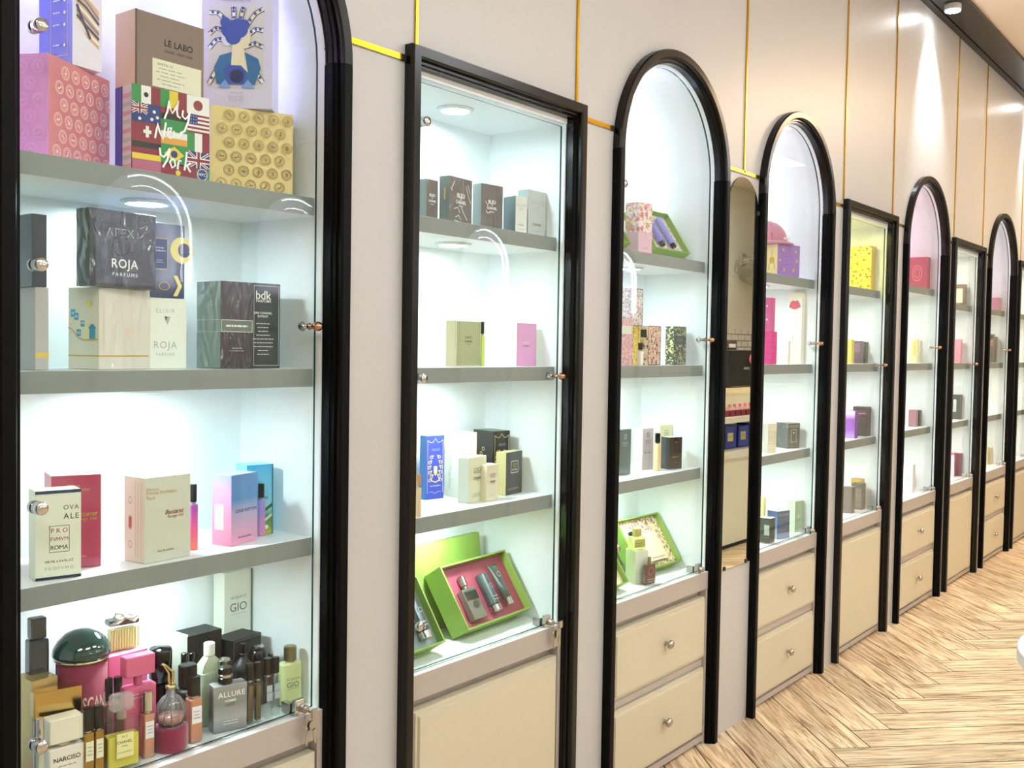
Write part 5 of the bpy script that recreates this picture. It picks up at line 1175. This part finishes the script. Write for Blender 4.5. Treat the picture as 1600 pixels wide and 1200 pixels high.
# ------------------------------------------------------------------ wall mirror between the third and fourth cabinets
t = empty('wall_mirror', 'frameless arched wall mirror between the third and fourth cabinets', 'mirror', (2.84, 0, .52))
W_, H_ = .218, 1.222
mm = mat('mirror_silver', '#e9eee9', .01, metal=1)
pl = [(0, 0), (0, H_-.08)]+[(W_/2-W_/2*math.cos(R(a)), H_-.105+.105*math.sin(R(a))) for a in range(12, 169, 6)]+[(W_, H_-.08), (W_, 0)]
b = MB(); b.prism(pl, -.0055, -.0005, mm, edge=glassedge); b.build('mirror_glass', t)
for cx_, cz_ in ((.030, .004), (.185, .004), (W_-.002, H_-.10)):
    b = MB(); b.box(cx_-.004, -.009, cz_-.006, cx_+.004, 0, cz_+.006, mat('clip_dark', '#3a3430', .4)); b.build('mirror_clip', t)

# ------------------------------------------------------------------ round table at the right edge
t = empty('round_table', 'round white table whose rim just enters the right edge', 'table', (1.775, -1.312, 0))
b = MB(); b.cyl((0, 0, .728), .258, .022, mat('table_white', '#f2f0f4', .3), 64, b=.002); b.build('tabletop', t)
b = MB(); b.cyl((0, 0, .012), .03, .716, nickel, 24); b.build('pedestal', t)
b = MB(); b.cyl((0, 0, 0), .2, .012, nickel, 40); b.build('foot', t)

# ------------------------------------------------------------------ what the mirror shows: counter, goods, tiles, fan
t = empty('display_counter', 'white two-tier display counter seen in the mirror', 'counter', (4.9, -1.33, 0))
cw = mat('counter_white', '#e3e2d2', .4); b = MB(); b.box(0, -.5, 0, 2.6, 0, .55, cw); b.build('counter_body', t)
b = MB(); b.box(-.02, -.5, .555, 2.62, .05, .60, cw); b.build('lower_shelf', t); b = MB(); b.box(0, -.5, .765, 2.6, .03, .80, cw); b.build('upper_shelf', t)
b = MB(); b.box(0, -.5, .60, 2.6, -.30, .765, cw); b.box(0, -.5, .80, 2.6, -.30, .92, cw); b.build('back_riser', t)
b = MB(); b.box(0, -.6, .92, 2.6, -.25, .955, mat('counter_cream', '#efe3bc', .4)); b.build('counter_top', t)
b = MB(); b.box(0, -.0, 0, 2.6, .004, .02, dark); b.build('kick_line', t)
nav = P('navy_gift', '#1c2c84', .3)
for k, x in enumerate((5.34, 5.52, 5.70, 5.88, 6.06, 6.24)):
    b = MB(); b.box(-.075, -.05, 0, .075, .05, .142-.01*(k % 2), nav); o = b.build('gift_box', None, (x, -1.40, .6012)); tag(o, 'navy gift box on the lower counter shelf, number %d from the near end' % (k+1), 'gift box', 'navy boxes on the counter')
    q = Deco(lambda u, v, e: (.075-u, .05+e, v), .15, .13); q.rect(.3, .35, .8, .75, P('gold_label', '#b9ae6c', .4)); q.lines(.55, .55, [.3], .1, nav, .003); q.done(o, 'paper_label')
for k in range(14):
    x = 5.30+.075*k; b = MB(); b.box(-.026, -.02, 0, .026, .02, .035, P('maroon_box', '#7c1c34', .35)); o = b.build('mini_box', None, (x, -1.35, .8012)); tag(o, 'small maroon box on the upper counter shelf, number %d from the near end' % (k+1), 'box', 'maroon boxes on the counter')
    b = MB(); rbox(b, .03, .02, 0, .045, pane('rose_glass', (.95, .75, .78), diff=.5), .004); b.cyl((0, 0, .045), .009, .02, P('rose_cap', '#d96a80', .3), 12); o = b.build('mini_bottle', None, (x+.01, -1.43, .8012)); tag(o, 'small pink bottle behind the maroon boxes, number %d from the near end' % (k+1), 'bottle', 'pink bottles on the counter')
t = empty('card_terminal', 'black box-shaped till unit with a pink tag on the counter top', 'till', (6.33, -1.70, .9562))
b = MB(); b.box(-.19, -.12, 0, .19, .12, .25, blackm); b.build('housing', t, bevel=.01)
b = MB(); b.cyl((.14, .125, .19), .045, .004, P('tag_pink', '#e0788c', .4), 20, 'y', sx=1.1, sy=.8); b.build('tag', t); b = MB(); b.box(.02, .121, .12, .10, .123, .135, inks); b.build('badge', t)
t = empty('receipt_printer', 'grey receipt printer on top of the black till unit', 'printer', (6.27, -1.70, 1.2072))
b = MB(); b.box(-.08, -.07, 0, .08, .07, .07, P('printer_grey', '#5a5650', .4)); b.build('housing', t, bevel=.008); b = MB(); b.box(-.05, .0705, .015, .05, .072, .04, inkw); b.build('paper_slot', t)
# subway tiles on the far side
m, tt, p = nt('subway_tile'); N = tt.nodes.new
tc = N('ShaderNodeTexCoord'); mp = N('ShaderNodeMapping'); mp.inputs['Rotation'].default_value = (R(90), 0, 0); br = N('ShaderNodeTexBrick')
br.inputs['Scale'].default_value = 1; br.inputs['Brick Width'].default_value = .15; br.inputs['Row Height'].default_value = .062; br.inputs['Mortar Size'].default_value = .004
br.inputs['Color1'].default_value = srgb('#e4e2da'); br.inputs['Color2'].default_value = srgb('#dcdad2'); br.inputs['Mortar'].default_value = srgb('#6f6c62')
tt.links.new(tc.outputs['Object'], mp.inputs[0]); tt.links.new(mp.outputs[0], br.inputs['Vector']); tt.links.new(br.outputs['Color'], p.inputs['Base Color']); p.inputs['Roughness'].default_value = .25
b = MB(); b.box(7.8, ROOM_Y+.0005, .5, ROOM_X1-.02, ROOM_Y+.012, 1.42, m); tag(b.build('trim_18'), 'white subway tiles on the wall opposite, seen in the mirror', 'tiles', kind='structure')
# wall fan
t = empty('wall_fan', 'grey wall fan with a green sticker, seen in the mirror', 'fan', (9.28, ROOM_Y+.03, 2.08)); t.scale = (1.3, 1.3, 1.3)
fg = mat('fan_grey', '#b0aa9c', .45)
b = MB(); b.box(-.04, -.02, -.06, .04, 0, .06, fg); b.box(-.02, 0, -.02, .02, .10, .02, fg); b.build('bracket', t)
b = MB(); b.M = Matrix.Translation((0, .17, .06)) @ Matrix.Rotation(R(30), 4, 'Y'); b.cyl((0, 0, -.05), .085, .15, fg, 28, b=.02); mo = b.build('motor_housing', t)
b = MB(); b.box(-.03, .258, .05, .03, .2605, .10, P('sticker_green', '#1f6c38', .4)); b.build('sticker', mo)
b = MB(); Mc = Matrix.Translation((0, .17, .0)) @ Matrix.Rotation(R(30), 4, 'Y') @ Matrix.Translation((0, 0, -.04)); b.M = Mc
for k in range(7):
    r_ = .05+.025*k; z_ = -.10+.0*k+.02*(k/6)**2; b.tube([(r_*math.cos(R(a)), r_*math.sin(R(a)), z_) for a in range(0, 360, 15)], .003, fg, 6, True)
for a in range(0, 360, 20): b.tube([(.03*math.cos(R(a)), .03*math.sin(R(a)), -.10), (.2*math.cos(R(a)), .2*math.sin(R(a)), -.08), (.205*math.cos(R(a)), .205*math.sin(R(a)), -.02), (.08*math.cos(R(a)), .08*math.sin(R(a)), 0)], .0022, fg, 6)
b.build('cage', t)
for k in range(4):
    b = MB(); b.M = Mc @ Matrix.Rotation(R(90*k), 4, 'Z'); b.rings([[(.02, -.015, -.05), (.02, .015, -.06), (.02, .015, -.062), (.02, -.015, -.052)], [(.12, -.05, -.04), (.12, .05, -.07), (.12, .05, -.072), (.12, -.05, -.042)], [(.18, -.04, -.045), (.18, .035, -.07), (.18, .035, -.072), (.18, -.04, -.047)]], fg); b.build('blade', t)
# arched lit niches on the wall opposite, reflected in the glass doors
def niche(xc, label):
    w_, top = .60, 2.05; r_ = w_/2
    t = empty('arched_display', label, 'display cabinet', (xc-w_/2, ROOM_Y, 0), group='arched cabinets on the wall opposite')
    b = MB()
    for side in (0, 1):
        x0 = 0 if not side else w_-.036; b.box(x0, .001, 0, x0+.036, .025, top-r_, frameplain)
    p = arcpts(r_, top-r_, r_, 180, 0, 32); q = arcpts(r_, top-r_, r_-.036, 180, 0, 32)
    for k in range(32): b.prism([q[k], q[k+1], p[k+1], p[k]], .001, .025, frameplain)
    b.build('frame', t)
    b = MB(); b.prism([(.036, 1.47)]+q+[(w_-.036, 1.47)], .0008, .0015, emis('niche_fill_glow', (.80, .76, 1), 4)); plab(b.build('glowing_back', t), 'lavender back of the top compartment, glow standing in for its light')  # emission stands in for the light inside the compartment
    b = MB(); b.box(.036, .0008, .5, w_-.036, .0015, 1.47, mat('niche_white', '#e6ecec', .5)); b.build('back_panel', t)
    b = MB(); b.box(.036, .001, 0, w_-.036, .010, .5, doorm); b.build('cupboard_front', t)
    for z in (1.467, 1.155, .843):
        b = MB(); b.box(.038, .0016, z-.03, w_-.038, .024, z, whitein); b.build('shelf', t)
    for rr_ in (r_-.05, r_-.10):  # inner, thinner tube stands for the reflection of the outer strip
        b = MB(); b.tube([(r_+rr_*math.cos(R(a)), .012, top-r_+rr_*math.sin(R(a))) for a in range(112, -1, -8)]+[(r_+rr_, .012, 1.5)], .0035 if rr_ > r_-.07 else .0022, emis('niche_strip_and_reflection', (.9, .93, 1), 70), 8); b.build('light_strip', t)
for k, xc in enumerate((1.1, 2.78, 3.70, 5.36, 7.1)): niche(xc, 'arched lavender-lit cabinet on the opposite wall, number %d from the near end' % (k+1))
